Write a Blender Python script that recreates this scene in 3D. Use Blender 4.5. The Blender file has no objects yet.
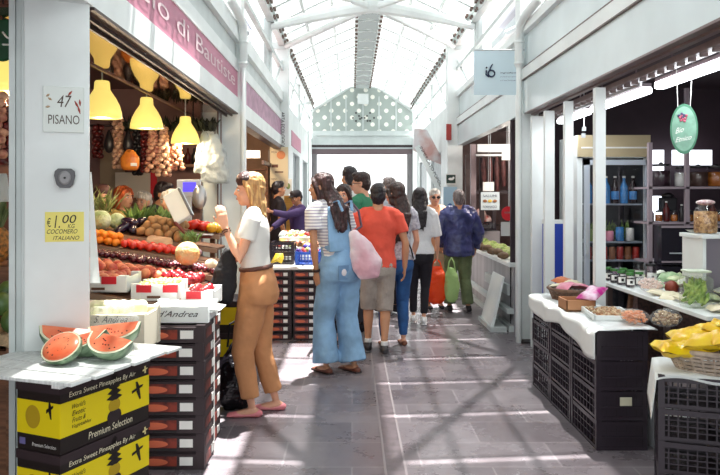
import bpy, math, random
from mathutils import Vector, Matrix, Euler
random.seed(7)
S = bpy.context.scene
COL = S.collection
F = 720.0; VX = 352.0; VY = 197.0; EYE = 1.5
# ------------------------------------------------------------ camera, sky, sun, exposure
cd = bpy.data.cameras.new('camera'); cam = bpy.data.objects.new('camera', cd); COL.objects.link(cam)
cam.location = (0, 0, EYE); cam.rotation_euler = (math.pi/2, 0, 0)
cd.sensor_width = 36; cd.lens = 36; cd.shift_x = 8/720; cd.shift_y = -40.5/720
cd.clip_start = .05; cd.clip_end = 400
S.camera = cam
w = bpy.data.worlds.new('sky'); S.world = w; w.use_nodes = True
bg = w.node_tree.nodes['Background']; bg.inputs[0].default_value = (.95, .985, 1, 1); bg.inputs[1].default_value = 1.3
sd = bpy.data.lights.new('sun', 'SUN'); sd.energy = 17.0; sd.angle = math.radians(.9); sd.color = (1, .97, .92)
sun = bpy.data.objects.new('sun', sd); COL.objects.link(sun)
sun.rotation_euler = Vector((-.07, -.22, -1)).to_track_quat('-Z', 'Y').to_euler()
S.view_settings.view_transform = 'Standard'; S.view_settings.look = 'None'
S.view_settings.exposure = 0.8; S.view_settings.gamma = 1; S.view_settings.use_curve_mapping = False
try:
    S.cycles.max_bounces = 8; S.cycles.transparent_max_bounces = 24; S.cycles.use_denoising = True
    S.cycles.sample_clamp_indirect = 6
except Exception: pass

# ------------------------------------------------------------ measuring helpers
def P(x, y, d): return Vector(((x-VX)*d/F, d, EYE+(VY-y)*d/F))
def lin(h):
    h = h.lstrip('#'); c = [int(h[i:i+2], 16)/255 for i in (0, 2, 4)]
    return tuple(((v/12.92) if v <= .04045 else ((v+.055)/1.055)**2.4) for v in c)
# ------------------------------------------------------------ materials
_M = {}
def mat(name, col, rough=.6, var=0., scale=8., bump=0., bscale=60., metal=0., emit=0., col2=None, coat=0., trans=0., stretch=None, sss=0.):
    if name in _M: return _M[name]
    m = bpy.data.materials.new(name); m.use_nodes = True; n = m.node_tree.nodes; l = m.node_tree.links
    b = n['Principled BSDF']; c = lin(col)
    b.inputs['Base Color'].default_value = (*c, 1); b.inputs['Roughness'].default_value = rough; b.inputs['Metallic'].default_value = metal
    tc = n.new('ShaderNodeTexCoord'); src = tc.outputs['Object']
    if stretch:
        mp = n.new('ShaderNodeMapping'); mp.inputs['Scale'].default_value = stretch; l.new(src, mp.inputs[0]); src = mp.outputs[0]
    if var or col2:
        t = n.new('ShaderNodeTexNoise'); t.inputs['Scale'].default_value = scale; t.inputs['Detail'].default_value = 4
        l.new(src, t.inputs['Vector'])
        r = n.new('ShaderNodeValToRGB'); l.new(t.outputs['Fac'], r.inputs[0])
        c2 = lin(col2) if col2 else tuple(max(0, v*(1-var)) for v in c); c1 = c if col2 else tuple(min(1, v*(1+var*.5)) for v in c)
        r.color_ramp.elements[0].color = (*c2, 1); r.color_ramp.elements[1].color = (*c1, 1)
        r.color_ramp.elements[0].position = .38; r.color_ramp.elements[1].position = .62
        l.new(r.outputs[0], b.inputs['Base Color'])
    if bump:
        t2 = n.new('ShaderNodeTexNoise'); t2.inputs['Scale'].default_value = bscale; l.new(src, t2.inputs['Vector'])
        bm = n.new('ShaderNodeBump'); bm.inputs['Strength'].default_value = bump; bm.inputs['Distance'].default_value = .02
        l.new(t2.outputs['Fac'], bm.inputs['Height']); l.new(bm.outputs[0], b.inputs['Normal'])
    if emit:
        b.inputs['Emission Color'].default_value = (*c, 1); b.inputs['Emission Strength'].default_value = emit
    if coat: b.inputs['Coat Weight'].default_value = coat
    if sss:
        b.inputs['Subsurface Weight'].default_value = sss; b.inputs['Subsurface Scale'].default_value = .02
    if trans:
        out = n['Material Output']; mx = n.new('ShaderNodeMixShader'); tr = n.new('ShaderNodeBsdfTransparent')
        mx.inputs[0].default_value = trans; l.new(b.outputs[0], mx.inputs[1]); l.new(tr.outputs[0], mx.inputs[2]); l.new(mx.outputs[0], out.inputs[0])
    _M[name] = m; return m

WHITE = mat('white_paint', 'E6ECEB', .45, var=.06, scale=3)
WHITE2 = mat('cream_paint', 'CBD3D2', .5, var=.08, scale=4)
GREYW = mat('grey_white_paint', 'BCC3C6', .5)
PANEL = mat('fascia_panel', 'D6E3E6', .22, var=.08, scale=1.2)
PINK = mat('pink_sign', 'C77F97', .55, var=.1, scale=2)
BROWN = mat('brown_metal', '5F4C48', .4, var=.2, scale=10)
DBROWN = mat('dark_brown', '2E2125', .6)
WOOD = mat('wood', '7B5238', .6, var=.35, scale=6, stretch=(1, 1, 8))
WOODL = mat('pale_wood', 'C9AD86', .65, var=.3, scale=8, stretch=(8, 1, 8))
BLACKP = mat('black_plastic', '332C34', .25)
BLACKC = mat('black_cloth', '131217', .8, bump=.3)
CARTON = mat('dark_carton', '33262A', .6)
YEL = mat('yellow_print', 'F0D810', .5)
BLKPRINT = mat('black_print', '201816', .5)
WPRINT = mat('white_print', 'EDEDE8', .6)
TPRINT = mat('gold_lettering', 'E7D89A', .6)
PAPER = mat('paper', 'EDEFEA', .8)
CLOTH = mat('white_table_cloth', 'DEE3E2', .7, bump=.15, bscale=12)
INK = mat('ink', '262022', .7)

def glassmat():
    m = bpy.data.materials.new('glass'); m.use_nodes = True; n = m.node_tree.nodes; l = m.node_tree.links
    b = n.new('ShaderNodeBsdfGlossy'); b.inputs['Roughness'].default_value = .05
    tr = n.new('ShaderNodeBsdfTransparent'); mx = n.new('ShaderNodeMixShader'); mx.inputs[0].default_value = .93
    l.new(b.outputs[0], mx.inputs[1]); l.new(tr.outputs[0], mx.inputs[2]); l.new(mx.outputs[0], n['Material Output'].inputs[0]); return m
GLASS = glassmat()
def roofmat(nm='roof_glazing', tf=.13):
    m = bpy.data.materials.new(nm); m.use_nodes = True; n = m.node_tree.nodes; l = m.node_tree.links
    tl = n.new('ShaderNodeBsdfTranslucent'); tl.inputs[0].default_value = (.11, .12, .12, 1)
    tr = n.new('ShaderNodeBsdfTransparent'); mx = n.new('ShaderNodeMixShader'); mx.inputs[0].default_value = tf
    l.new(tl.outputs[0], mx.inputs[1]); l.new(tr.outputs[0], mx.inputs[2]); l.new(mx.outputs[0], n['Material Output'].inputs[0]); return m
ROOFG = roofmat(); ROOFC = roofmat('sun_patch_glass', .92)
def plasticbag(name, col, t=.35):
    m = bpy.data.materials.new(name); m.use_nodes = True; n = m.node_tree.nodes; l = m.node_tree.links
    b = n['Principled BSDF']; b.inputs['Base Color'].default_value = (*lin(col), 1); b.inputs['Roughness'].default_value = .25
    tl = n.new('ShaderNodeBsdfTranslucent'); tl.inputs[0].default_value = (*lin(col), 1)
    a = n.new('ShaderNodeMixShader'); a.inputs[0].default_value = .35; l.new(b.outputs[0], a.inputs[1]); l.new(tl.outputs[0], a.inputs[2])
    tr = n.new('ShaderNodeBsdfTransparent'); mx = n.new('ShaderNodeMixShader'); mx.inputs[0].default_value = t
    l.new(a.outputs[0], mx.inputs[1]); l.new(tr.outputs[0], mx.inputs[2]); l.new(mx.outputs[0], n['Material Output'].inputs[0])
    tn = n.new('ShaderNodeTexNoise'); tn.inputs['Scale'].default_value = 25; bm = n.new('ShaderNodeBump'); bm.inputs['Strength'].default_value = .6; bm.inputs['Distance'].default_value = .02
    l.new(tn.outputs['Fac'], bm.inputs['Height']); l.new(bm.outputs[0], b.inputs['Normal'])
    return m
CLEARBAG = plasticbag('clear_plastic', 'E8EEF0', .84)
WBAG = plasticbag('white_plastic_bag', 'D6DDDD', .12)
OBAG = plasticbag('orange_plastic_bag', 'FF5A1E', .05)
GBAG = plasticbag('green_plastic_bag', 'BFE39A', .2)

def floormat():
    m = bpy.data.materials.new('stone_tiles'); m.use_nodes = True; n = m.node_tree.nodes; l = m.node_tree.links
    b = n['Principled BSDF']; tc = n.new('ShaderNodeTexCoord')
    br = n.new('ShaderNodeTexBrick'); br.inputs['Scale'].default_value = 1; br.inputs['Brick Width'].default_value = .78; br.inputs['Row Height'].default_value = .40
    br.inputs['Mortar Size'].default_value = .006; br.inputs['Mortar Smooth'].default_value = .2; br.offset = .5
    br.inputs['Color1'].default_value = (*lin('807A7E'), 1); br.inputs['Color2'].default_value = (*lin('6A6468'), 1); br.inputs['Mortar'].default_value = (*lin('8F898C'), 1)
    l.new(tc.outputs['Object'], br.inputs['Vector'])
    t = n.new('ShaderNodeTexNoise'); t.inputs['Scale'].default_value = 1.6; t.inputs['Detail'].default_value = 8; t.inputs['Roughness'].default_value = .7; l.new(tc.outputs['Object'], t.inputs['Vector'])
    r = n.new('ShaderNodeValToRGB'); r.color_ramp.elements[0].color = (.72, .69, .71, 1); r.color_ramp.elements[1].color = (1.2, 1.2, 1.22, 1)
    r.color_ramp.elements[0].position = .35; r.color_ramp.elements[1].position = .68; l.new(t.outputs['Fac'], r.inputs[0])
    mx = n.new('ShaderNodeMix'); mx.data_type = 'RGBA'; mx.blend_type = 'MULTIPLY'; mx.inputs[0].default_value = 1
    l.new(br.outputs['Color'], mx.inputs[6]); l.new(r.outputs[0], mx.inputs[7]); l.new(mx.outputs[2], b.inputs['Base Color'])
    r2 = n.new('ShaderNodeMapRange'); r2.inputs[3].default_value = .14; r2.inputs[4].default_value = .42; l.new(t.outputs['Fac'], r2.inputs[0]); l.new(r2.outputs[0], b.inputs['Roughness'])
    t3 = n.new('ShaderNodeTexNoise'); t3.inputs['Scale'].default_value = 9; l.new(tc.outputs['Object'], t3.inputs['Vector'])
    ad = n.new('ShaderNodeMath'); ad.operation = 'MULTIPLY_ADD'; ad.inputs[1].default_value = -.6; l.new(br.outputs['Fac'], ad.inputs[0]); l.new(t3.outputs['Fac'], ad.inputs[2])
    bm = n.new('ShaderNodeBump'); bm.inputs['Strength'].default_value = .25; bm.inputs['Distance'].default_value = .012; l.new(ad.outputs[0], bm.inputs['Height']); l.new(bm.outputs[0], b.inputs['Normal'])
    return m
def dotmat():
    m = bpy.data.materials.new('perforated_gable'); m.use_nodes = True; n = m.node_tree.nodes; l = m.node_tree.links
    b = n['Principled BSDF']; tc = n.new('ShaderNodeTexCoord'); b.inputs['Roughness'].default_value = .5
    mp = n.new('ShaderNodeMapping'); mp.inputs['Rotation'].default_value = (0, math.pi/4, 0); mp.inputs['Scale'].default_value = (3.5, 3.5, 3.5); l.new(tc.outputs['Object'], mp.inputs[0])
    sx = n.new('ShaderNodeSeparateXYZ'); l.new(mp.outputs[0], sx.inputs[0])
    def cell(o):
        f = n.new('ShaderNodeMath'); f.operation = 'FRACT'; l.new(o, f.inputs[0]); s = n.new('ShaderNodeMath'); s.operation = 'SUBTRACT'; s.inputs[1].default_value = .5; l.new(f.outputs[0], s.inputs[0])
        p = n.new('ShaderNodeMath'); p.operation = 'POWER'; p.inputs[1].default_value = 2; l.new(s.outputs[0], p.inputs[0]); return p.outputs[0]
    a = n.new('ShaderNodeMath'); a.operation = 'ADD'; l.new(cell(sx.outputs[0]), a.inputs[0]); l.new(cell(sx.outputs[2]), a.inputs[1])
    lt = n.new('ShaderNodeMath'); lt.operation = 'LESS_THAN'; lt.inputs[1].default_value = .05; l.new(a.outputs[0], lt.inputs[0])
    mx = n.new('ShaderNodeMix'); mx.data_type = 'RGBA'; mx.inputs[6].default_value = (*lin('A5B0AB'), 1); mx.inputs[7].default_value = (*lin('FAFAF0'), 1)
    l.new(lt.outputs[0], mx.inputs[0]); l.new(mx.outputs[2], b.inputs['Base Color'])
    return m

# ------------------------------------------------------------ mesh builder
class MB:
    def __init__(s): s.v = []; s.f = []
    def add(s, vs, fs):
        o = len(s.v); s.v += [Vector(v) for v in vs]; s.f += [tuple(i+o for i in f) for f in fs]; return s
    def box(s, c, d, rot=None):
        c = Vector(c); x, y, z = [k/2 for k in d]
        vs = [Vector((a*x, b*y, e*z)) for a in (-1, 1) for b in (-1, 1) for e in (-1, 1)]
        if rot is not None: vs = [rot @ v for v in vs]
        return s.add([c+v for v in vs], [(0, 1, 3, 2), (4, 6, 7, 5), (0, 4, 5, 1), (2, 3, 7, 6), (0, 2, 6, 4), (1, 5, 7, 3)])
    def b2(s, lo, hi): return s.box([(a+b)/2 for a, b in zip(lo, hi)], [abs(b-a) for a, b in zip(lo, hi)])
    def hexa(s, p):  # 8 points: bottom 4 ccw, top 4
        return s.add(p, [(3, 2, 1, 0), (4, 5, 6, 7), (0, 1, 5, 4), (1, 2, 6, 5), (2, 3, 7, 6), (3, 0, 4, 7)])
    def prism(s, pts, off):
        n = len(pts); off = Vector(off); pts = [Vector(p) for p in pts]
        return s.add(pts+[p+off for p in pts], [tuple(range(n))[::-1], tuple(range(n, 2*n))]+[(i, (i+1) % n, (i+1) % n+n, i+n) for i in range(n)])
    def ell(s, c, r, rot=None, u=16, v=10):
        c = Vector(c); r = (r, r, r) if not hasattr(r, '__len__') else r
        vs = [Vector((0, 0, r[2]))]
        for i in range(1, v):
            t = math.pi*i/v
            for j in range(u):
                a = 2*math.pi*j/u; vs.append(Vector((r[0]*math.sin(t)*math.cos(a), r[1]*math.sin(t)*math.sin(a), r[2]*math.cos(t))))
        vs.append(Vector((0, 0, -r[2])))
        if rot is not None: vs = [rot @ q for q in vs]
        fs = [(0, 1+j, 1+(j+1) % u) for j in range(u)]
        for i in range(v-2):
            for j in range(u):
                a = 1+i*u; fs.append((a+j, a+u+j, a+u+(j+1) % u, a+(j+1) % u))
        L = len(vs)-1; a = 1+(v-2)*u; fs += [(L, a+(j+1) % u, a+j) for j in range(u)]
        return s.add([c+q for q in vs], fs)
    def lathe(s, prof, c=(0, 0, 0), n=20, rot=None, sc=(1, 1)):
        c = Vector(c); vs = []; fs = []
        for r, z in prof:
            for j in range(n):
                a = 2*math.pi*j/n; v = Vector((r*sc[0]*math.cos(a), r*sc[1]*math.sin(a), z)); vs.append(c+(rot @ v if rot is not None else v))
        k = len(prof)
        for i in range(k-1):
            for j in range(n): fs.append((i*n+j, i*n+(j+1) % n, (i+1)*n+(j+1) % n, (i+1)*n+j))
        fs.append(tuple(range(n))[::-1]); fs.append(tuple((k-1)*n+j for j in range(n)))
        return s.add(vs, fs)
    def limb(s, pts, rad, side=None, n=14, cap=True):
        """loft of ellipses along pts; rad = r or (r_side, r_other)"""
        pts = [Vector(p) for p in pts]; rad = [(r, r) if not hasattr(r, '__len__') else r for r in rad]
        if cap:
            a = (pts[0]-pts[1]).normalized(); b = (pts[-1]-pts[-2]).normalized()
            r0 = min(rad[0]); r1 = min(rad[-1])
            pts = [pts[0]+a*r0*.75]+pts+[pts[-1]+b*r1*.75]
            rad = [(rad[0][0]-r0*.55, rad[0][1]-r0*.55)]+rad+[(rad[-1][0]-r1*.55, rad[-1][1]-r1*.55)]
        k = len(pts); sd = Vector(side) if side is not None else None; vs = []; prev = None
        for i in range(k):
            t = (pts[min(i+1, k-1)]-pts[max(i-1, 0)]).normalized()
            if sd is not None: x = sd-t*sd.dot(t)
            elif prev is None: x = t.orthogonal()
            else: x = prev-t*prev.dot(t)
            if x.length < 1e-5: x = t.orthogonal()
            x.normalize(); prev = x; y = t.cross(x)
            for j in range(n):
                a = 2*math.pi*j/n; vs.append(pts[i]+x*rad[i][0]*math.cos(a)+y*rad[i][1]*math.sin(a))
        fs = []
        for i in range(k-1):
            for j in range(n): fs.append((i*n+j, i*n+(j+1) % n, (i+1)*n+(j+1) % n, (i+1)*n+j))
        fs.append(tuple(range(n))[::-1]); fs.append(tuple((k-1)*n+j for j in range(n)))
        return s.add(vs, fs)
    def tube(s, pts, r, n=8): return s.limb(pts, [r]*len(pts), n=n, cap=False)
    def grid(s, fn, nu, nv):
        vs = [fn(i/nu, j/nv) for j in range(nv+1) for i in range(nu+1)]
        return s.add(vs, [(j*(nu+1)+i, j*(nu+1)+i+1, (j+1)*(nu+1)+i+1, (j+1)*(nu+1)+i) for j in range(nv) for i in range(nu)])
    def build(s, name, m, parent=None, world=True, smooth=False, vox=0, disp=0, dscale=.12, bevel=0, solid=0, lap=0):
        me = bpy.data.meshes.new(name)
        off = Vector((0, 0, 0))
        if parent is not None and world: off = parent.location if parent.parent is None else parent.location+parent.parent.location
        me.from_pydata([tuple(v-off) for v in s.v], [], s.f)
        me.materials.append(m)
        if smooth or vox:
            me.polygons.foreach_set('use_smooth', [True]*len(me.polygons))
        me.update()
        o = bpy.data.objects.new(name, me); COL.objects.link(o)
        if parent is not None: o.parent = parent
        if vox:
            r = o.modifiers.new('remesh', 'REMESH'); r.mode = 'VOXEL'; r.voxel_size = vox; r.use_smooth_shade = True
            q = o.modifiers.new('smooth', 'SMOOTH'); q.factor = .5; q.iterations = lap or 3
        if disp:
            tx = bpy.data.textures.new('folds', 'CLOUDS'); tx.noise_scale = dscale; tx.noise_depth = 2
            q = o.modifiers.new('folds', 'DISPLACE'); q.texture = tx; q.strength = disp; q.mid_level = .5
        if solid:
            q = o.modifiers.new('solid', 'SOLIDIFY'); q.thickness = solid; q.offset = 0
        if bevel:
            q = o.modifiers.new('bevel', 'BEVEL'); q.width = bevel; q.segments = 2; q.limit_method = 'ANGLE'
        return o
def tag(o, label, cat=None, group=None, kind=None):
    if label: o['label'] = label
    if cat: o['category'] = cat
    if group: o['group'] = group
    if kind: o['kind'] = kind
    return o
def struct(o): o['kind'] = 'structure'; return o
def thing(name, loc, label, cat, group=None, rz=0):
    o = bpy.data.objects.new(name, None); COL.objects.link(o); o.location = loc; o.rotation_euler = (0, 0, rz); o.empty_display_size = .1
    return tag(o, label, cat, group)
def lab(o, t): o['label'] = t; return o
def dup(o, loc=None, rz=None, label=None, group=None, rot=None, scale=None):
    kids = [c for c in ALLK(o)]
    r = o.copy(); COL.objects.link(r)
    if loc is not None: r.location = loc
    if rz is not None: r.rotation_euler = (0, 0, rz)
    if rot is not None: r.rotation_euler = rot
    if scale is not None: r.scale = scale
    if label: r['label'] = label
    if group: r['group'] = group
    for ch in kids:
        c = ch.copy(); COL.objects.link(c); c.parent = r
        for g in ALLK(ch):
            d = g.copy(); COL.objects.link(d); d.parent = c
    return r
_kids = {}
def ALLK(o): return list(o.children)
def text(body, o3, right, up, width, m, parent=None, name='lettering', height=None, shear=0, world=True, ext=.0008, align='L'):
    """lettering lying on a surface: o3 = lower-left corner, right/up = directions, width = its length"""
    cu = bpy.data.curves.new('t', 'FONT'); cu.body = body; cu.size = 1; cu.shear = shear; cu.extrude = 0.0; cu.resolution_u = 3; cu.space_line = .9
    t = bpy.data.objects.new('t', cu); COL.objects.link(t); dg = bpy.context.evaluated_depsgraph_get()
    me = bpy.data.meshes.new_from_object(t.evaluated_get(dg)); bpy.data.objects.remove(t)
    xs = [v.co.x for v in me.vertices]; ys = [v.co.y for v in me.vertices]
    x0, x1, y0, y1 = min(xs), max(xs), min(ys), max(ys)
    sx = width/(x1-x0); sy = (height/(y1-y0)) if height else sx
    right = Vector(right).normalized(); up = Vector(up).normalized(); nrm = right.cross(up)
    off = Vector((0, 0, 0))
    if parent is not None and world: off = parent.location if parent.parent is None else parent.location+parent.parent.location
    for v in me.vertices:
        v.co = Vector(o3)+right*((v.co.x-x0)*sx)+up*((v.co.y-y0)*sy)+nrm*ext-off
    me.materials.clear(); me.materials.append(m)
    o = bpy.data.objects.new(name, me); COL.objects.link(o)
    if parent is not None: o.parent = parent
    return o
def pillow(w_, d_, t_, n=10, seed=0):
    rr = random.Random(seed); a1, a2, a3 = [rr.uniform(0, 6) for _ in range(3)]
    def f(sg):
        def g(u_, v):
            a_ = 2*u_-1; b_ = 2*v-1; e = max(0, (1-a_**4)*(1-b_**4))**.55
            z = t_*e*(1+.22*math.sin(a_*5+a1)*math.cos(b_*4+a2)+.12*math.sin(9*a_+7*b_+a3))+ .12*t_*math.sin(6*a_+a3)*abs(a_)
            return Vector((a_*w_*(1-.06*(1-abs(b_))), b_*d_*(1-.1*(1-abs(a_))), sg*z*(1 if sg > 0 else .6)+t_*.3*math.sin(a_*2+a2)))
        return g
    m = MB(); m.grid(f(1), n, n); m.grid(f(-1), n, n); return m
X1 = Vector((1, 0, 0)); Z1 = Vector((0, 0, 1)); Y1 = Vector((0, 1, 0))
def RZ(a): return Matrix.Rotation(a, 3, 'Z')
def RX(a): return Matrix.Rotation(a, 3, 'X')
def RY(a): return Matrix.Rotation(a, 3, 'Y')
# ============================================================ THE SETTING
XL = -1.18; XR = 1.78
Y0 = -3.0; YE = 21.2
# floor
m = MB(); m.b2((-7, Y0, -.05), (7, YE+.3, 0)); struct(m.build('floor', floormat()))
DR = mat('drain_strip', '746A6F', .45, var=.2, scale=14); DRL = mat('drain_edge', '9A9295', .5)
m = MB(); m.b2((.19, Y0, 0), (.29, YE, .003)); struct(m.build('trim_1', DR))
m = MB(); m.b2((.178, Y0, 0), (.19, YE, .004)); struct(m.build('trim_2', DRL))
m = MB(); m.b2((.29, Y0, 0), (.302, YE, .004)); struct(m.build('trim_3', DRL))
m = MB(); m.b2((-30, YE+.3, -.06), (30, 60, -.01)); struct(m.build('street_ground', mat('street', 'C9CCCC', .8)))
STALLC = mat('stall_ceiling', '6B4A48', .5); STALLW = mat('stall_back_wall', '8F6A62', .7, var=.15, scale=3)
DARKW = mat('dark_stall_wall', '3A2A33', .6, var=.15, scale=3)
# left stall shells
def shell(side, ya, yb, wallm, ceilm, nm):
    sx = XL if side < 0 else XR
    a, b = (sx-3.0, sx-.02) if side < 0 else (sx+.02, sx+3.0)
    m = MB(); m.b2((a, ya, 2.72), (b, yb, 2.8)); struct(m.build('ceiling_'+nm, ceilm))
    xo = a if side < 0 else b
    m = MB(); m.b2((xo-.05, ya, 0), (xo+.05, yb, 2.72)); struct(m.build('wall_'+nm+'_back', wallm))
    m = MB(); m.b2((a, yb-.06, 0), (b-(.0), yb, 2.72)) if side < 0 else m.b2((a, yb-.06, 0), (b, yb, 2.72))
    struct(m.build('wall_'+nm+'_partition', wallm))
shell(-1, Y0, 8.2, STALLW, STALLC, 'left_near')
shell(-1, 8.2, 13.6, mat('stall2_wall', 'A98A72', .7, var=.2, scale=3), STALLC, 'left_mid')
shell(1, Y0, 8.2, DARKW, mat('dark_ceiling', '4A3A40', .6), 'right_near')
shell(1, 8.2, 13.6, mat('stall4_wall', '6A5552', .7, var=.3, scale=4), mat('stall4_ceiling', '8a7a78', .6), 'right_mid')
# far side walls (closed stalls) : white with dark doorways
for sx, nm, s in ((XL, 'left', -1), (XR, 'right', 1)):
    m = MB()
    x0, x1 = (sx-.25, sx) if s < 0 else (sx, sx+.25)
    for ya, yb in ((13.6, 14.4), (16.2, 17.2), (19.0, YE)): m.b2((x0, ya, 0), (x1, yb, 2.4))
    m.b2((x0, 13.6, 2.4), (x1, YE, 3.2)); struct(m.build('wall_%s_far' % nm, WHITE))
    for k, (ya, yb) in enumerate(((14.4, 16.2), (17.2, 19.0))):
        m = MB(); m.b2((x0+.12*(1 if s < 0 else .4), ya, 0), (x0+.16, yb, 2.4)); struct(m.build('door_%d' % (k+1+(2 if s > 0 else 0)), mat('far_shutter', '8D969A', .5, var=.2, scale=5)))
# ---------- main columns
def column(x0, x1, y0, y1, z1, name='column', m_=WHITE):
    m = MB(); m.b2((x0, y0, 0), (x1, y1, z1)); o = struct(m.build(name, m_, bevel=.006)); return o
for s, sx in ((-1, XL), (1, XR)):
    for yy in (7.5, 12.1, 19.3):
        mid = .11 if yy == 12.1 else 0
        if s < 0: c = column(sx-.18+mid*.8, sx+.03+mid*.8, yy, yy+.2, 4.1)
        else: c = column(sx-.03-mid*1.35, sx+.19-mid, yy, yy+.22, 4.1)
        m = MB()
        xx = sx+.0 if s > 0 else sx-.15
        m.b2((xx-.06 if s > 0 else xx-.04, yy-.03, 3.98), (xx+.22, yy+.24, 4.1)); m.build('capital', WHITE2, c)
        # clerestory posts
    for yy in (10.45, 16.35):
        m = MB(); cx = sx-.1 if s < 0 else sx+.02
        m.b2((cx, yy, 3.2), (cx+.1, yy+.18, 4.1)); m.b2((cx+.03, yy-.02, 3.2), (cx+.07, yy, 4.1)); struct(m.build('clerestory_post', WHITE2))
    # base plinth
# seam strips along right column 1
m = MB(); m.b2((XR+.165, 7.40, 0), (XR+.185, 7.5, 2.37)); struct(m.build('trim_4', mat('dark_seam', '2A2A30', .5)))
m = MB()
for z in (.6, 1.1, 1.62, 2.1): m.ell((XR+.165, 7.39, z), .012)
struct(m.build('trim_5', mat('bolt', '23242A', .4)))
# ---------- near left column with trim
CP = [(-1.44, 3.16), (-1.185, 3.25)]
m = MB(); u = Vector((CP[1][0]-CP[0][0], CP[1][1]-CP[0][1], 0)).normalized(); nrm = Vector((-u.y, u.x, 0))
a = Vector((*CP[0], 0)); b = Vector((*CP[1], 0)); th = nrm*.09
m.hexa([a, b, b+th, a+th]+[q+Vector((0, 0, 4.1)) for q in (a, b, b+th, a+th)]); NEARCOL = struct(m.build('column', WHITE, bevel=.004))
m = MB()
for k, (w0, w1, dep) in enumerate(((-.06, -.035, .0), (-.033, -.012, .015), (-.010, 0.0, .0))):
    p = [a+u*w0+nrm*dep, a+u*w1+nrm*dep]; m.hexa([p[0], p[1], p[1]+th*.8, p[0]+th*.8]+[q+Vector((0, 0, 4.1)) for q in (p[0], p[1], p[1]+th*.8, p[0]+th*.8)])
struct(m.build('trim_6', WHITE2))
COLU = u; COLN = -nrm
def oncol(x, y, off=.003):     # a point of the near column's face seen at x, y
    ray = Vector(((x-VX)/F, 1, (VY-y)/F)); t = (a-Vector((0, 0, 0))).dot(nrm)/ray.dot(nrm); p = ray*t; return Vector((p.x, p.y, EYE+p.z))+COLN*off
# ---------- left fascia: bays
def bayfascia(ya, yb, s, nm, sign=None):
    sx = XL if s < 0 else XR
    d = -s
    o = 0.0
    def bx(z0, z1, t0, t1, nme, mt):     # t = outward offset toward aisle
        xa = sx-d*.12; xb = sx+d*t1
        m = MB(); m.b2((min(xa, xb), ya, z0), (max(xa, xb), yb, z1)); return struct(m.build(nme, mt))
    if s < 0:
        bx(2.37, 2.53, 0, .0, 'trim_'+nm+'1', WHITE)
        bx(2.53, 2.80, 0, -.012, 'trim_'+nm+'2', sign or PANEL)
        bx(2.80, 2.92, 0, .0, 'trim_'+nm+'3', WHITE)
        bx(2.92, 3.10, 0, -.03, 'trim_'+nm+'4', WHITE2)
        bx(3.10, 3.27, 0, .02, 'trim_'+nm+'5', WHITE)
    else:
        bx(2.37, 2.71, 0, .0, 'trim_'+nm+'1', PANEL)
        bx(2.71, 2.83, 0, .02, 'trim_'+nm+'2', WHITE)
        bx(2.83, 3.18, 0, -.02, 'trim_'+nm+'3', PANEL)
        bx(3.18, 3.27, 0, .03, 'trim_'+nm+'4', WHITE)
        bx(2.705, 2.715, 0, .022, 'trim_'+nm+'5', BROWN); bx(2.825, 2.835, 0, .022, 'trim_'+nm+'6', BROWN)
bayfascia(Y0, 7.5, -1, 'a', PINK); bayfascia(7.7, 13.4, -1, 'b', mat('pink_sign_faded', 'B98FA6', .6, var=.2, scale=9)); 
bayfascia(Y0, 7.5, 1, 'c'); bayfascia(7.72, 13.4, 1, 'd')
m = MB(); m.b2((XL-.005, 14.0, 2.5), (XL+.01, 16.5, 2.8)); tag(m.build('shop_sign', PINK), 'short faded pink stall sign furthest down the left side', 'sign')
# lettering on the pink fascia (carved white letters)
text('Angelo di Bautiste', (XL-.008, 3.05, 2.585), Y1, Z1, 4.25, mat('sign_lettering', 'E8CFD4', .6), height=.17, name='sign_lettering')
bpy.data.objects['sign_lettering']['label'] = 'pale raised lettering on the long pink stall sign'; bpy.data.objects['sign_lettering']['category'] = 'lettering'
# opening frames under fascia
m = MB(); m.b2((XL-.13, 3.3, 2.355), (XL-.0, 7.45, 2.37)); m.b2((XL-.125, 3.3, 2.33), (XL-.11, 7.45, 2.355)); m.b2((XL-.07, 3.3, 2.335), (XL-.055, 7.45, 2.355)); struct(m.build('trim_7', mat('dark_rail_brown', '44332F', .5)))
MIR = mat('mirror_ceiling', 'B08A78', .05, metal=.95)
m = MB(); m.b2((-1.70, 3.3, 2.37), (-1.31, 7.9, 2.385)); struct(m.build('ceiling_mirror_strip', MIR))
m = MB(); m.b2((-1.72, 3.3, 2.36), (-1.70, 7.9, 2.41)); m.b2((-1.33, 3.3, 2.355), (-1.31, 7.9, 2.39)); struct(m.build('trim_8', mat('gold_brown', '8E6A52', .4)))
m = MB()
for yy in (4.2, 5.2, 6.2, 7.0): m.tube([(XL-.16, yy, 2.36), (XL-.05, yy+.1, 2.36)], .008)
struct(m.build('trim_9', GREYW))
# mid-left opening frame
m = MB(); m.b2((XL-.12, 7.72, 2.30), (XL, 13.4, 2.37)); m.b2((XL-.25, 12.3, 0), (XL-.12, 12.4, 2.3)); m.b2((XL-.2, 11.0, 2.0), (XL-.16, 13.4, 2.06)); struct(m.build('trim_10', BROWN))
m = MB(); m.b2((XL-.2, 12.4, 0), (XL-.02, 13.4, 2.3)); struct(m.build('wall_left_mid_front', WHITE2))
# left stall far jambs beside column 2
m = MB(); m.b2((XL-.36, 7.40, 0), (XL-.19, 7.5, 2.37)); struct(m.build('door_frame', WHITE2))
m = MB(); m.b2((XL-.37, 7.36, 0), (XL-.355, 7.4, 2.37)); m.b2((XL-.20, 7.36, 0), (XL-.19, 7.4, 2.37)); struct(m.build('trim_11', BROWN))
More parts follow.
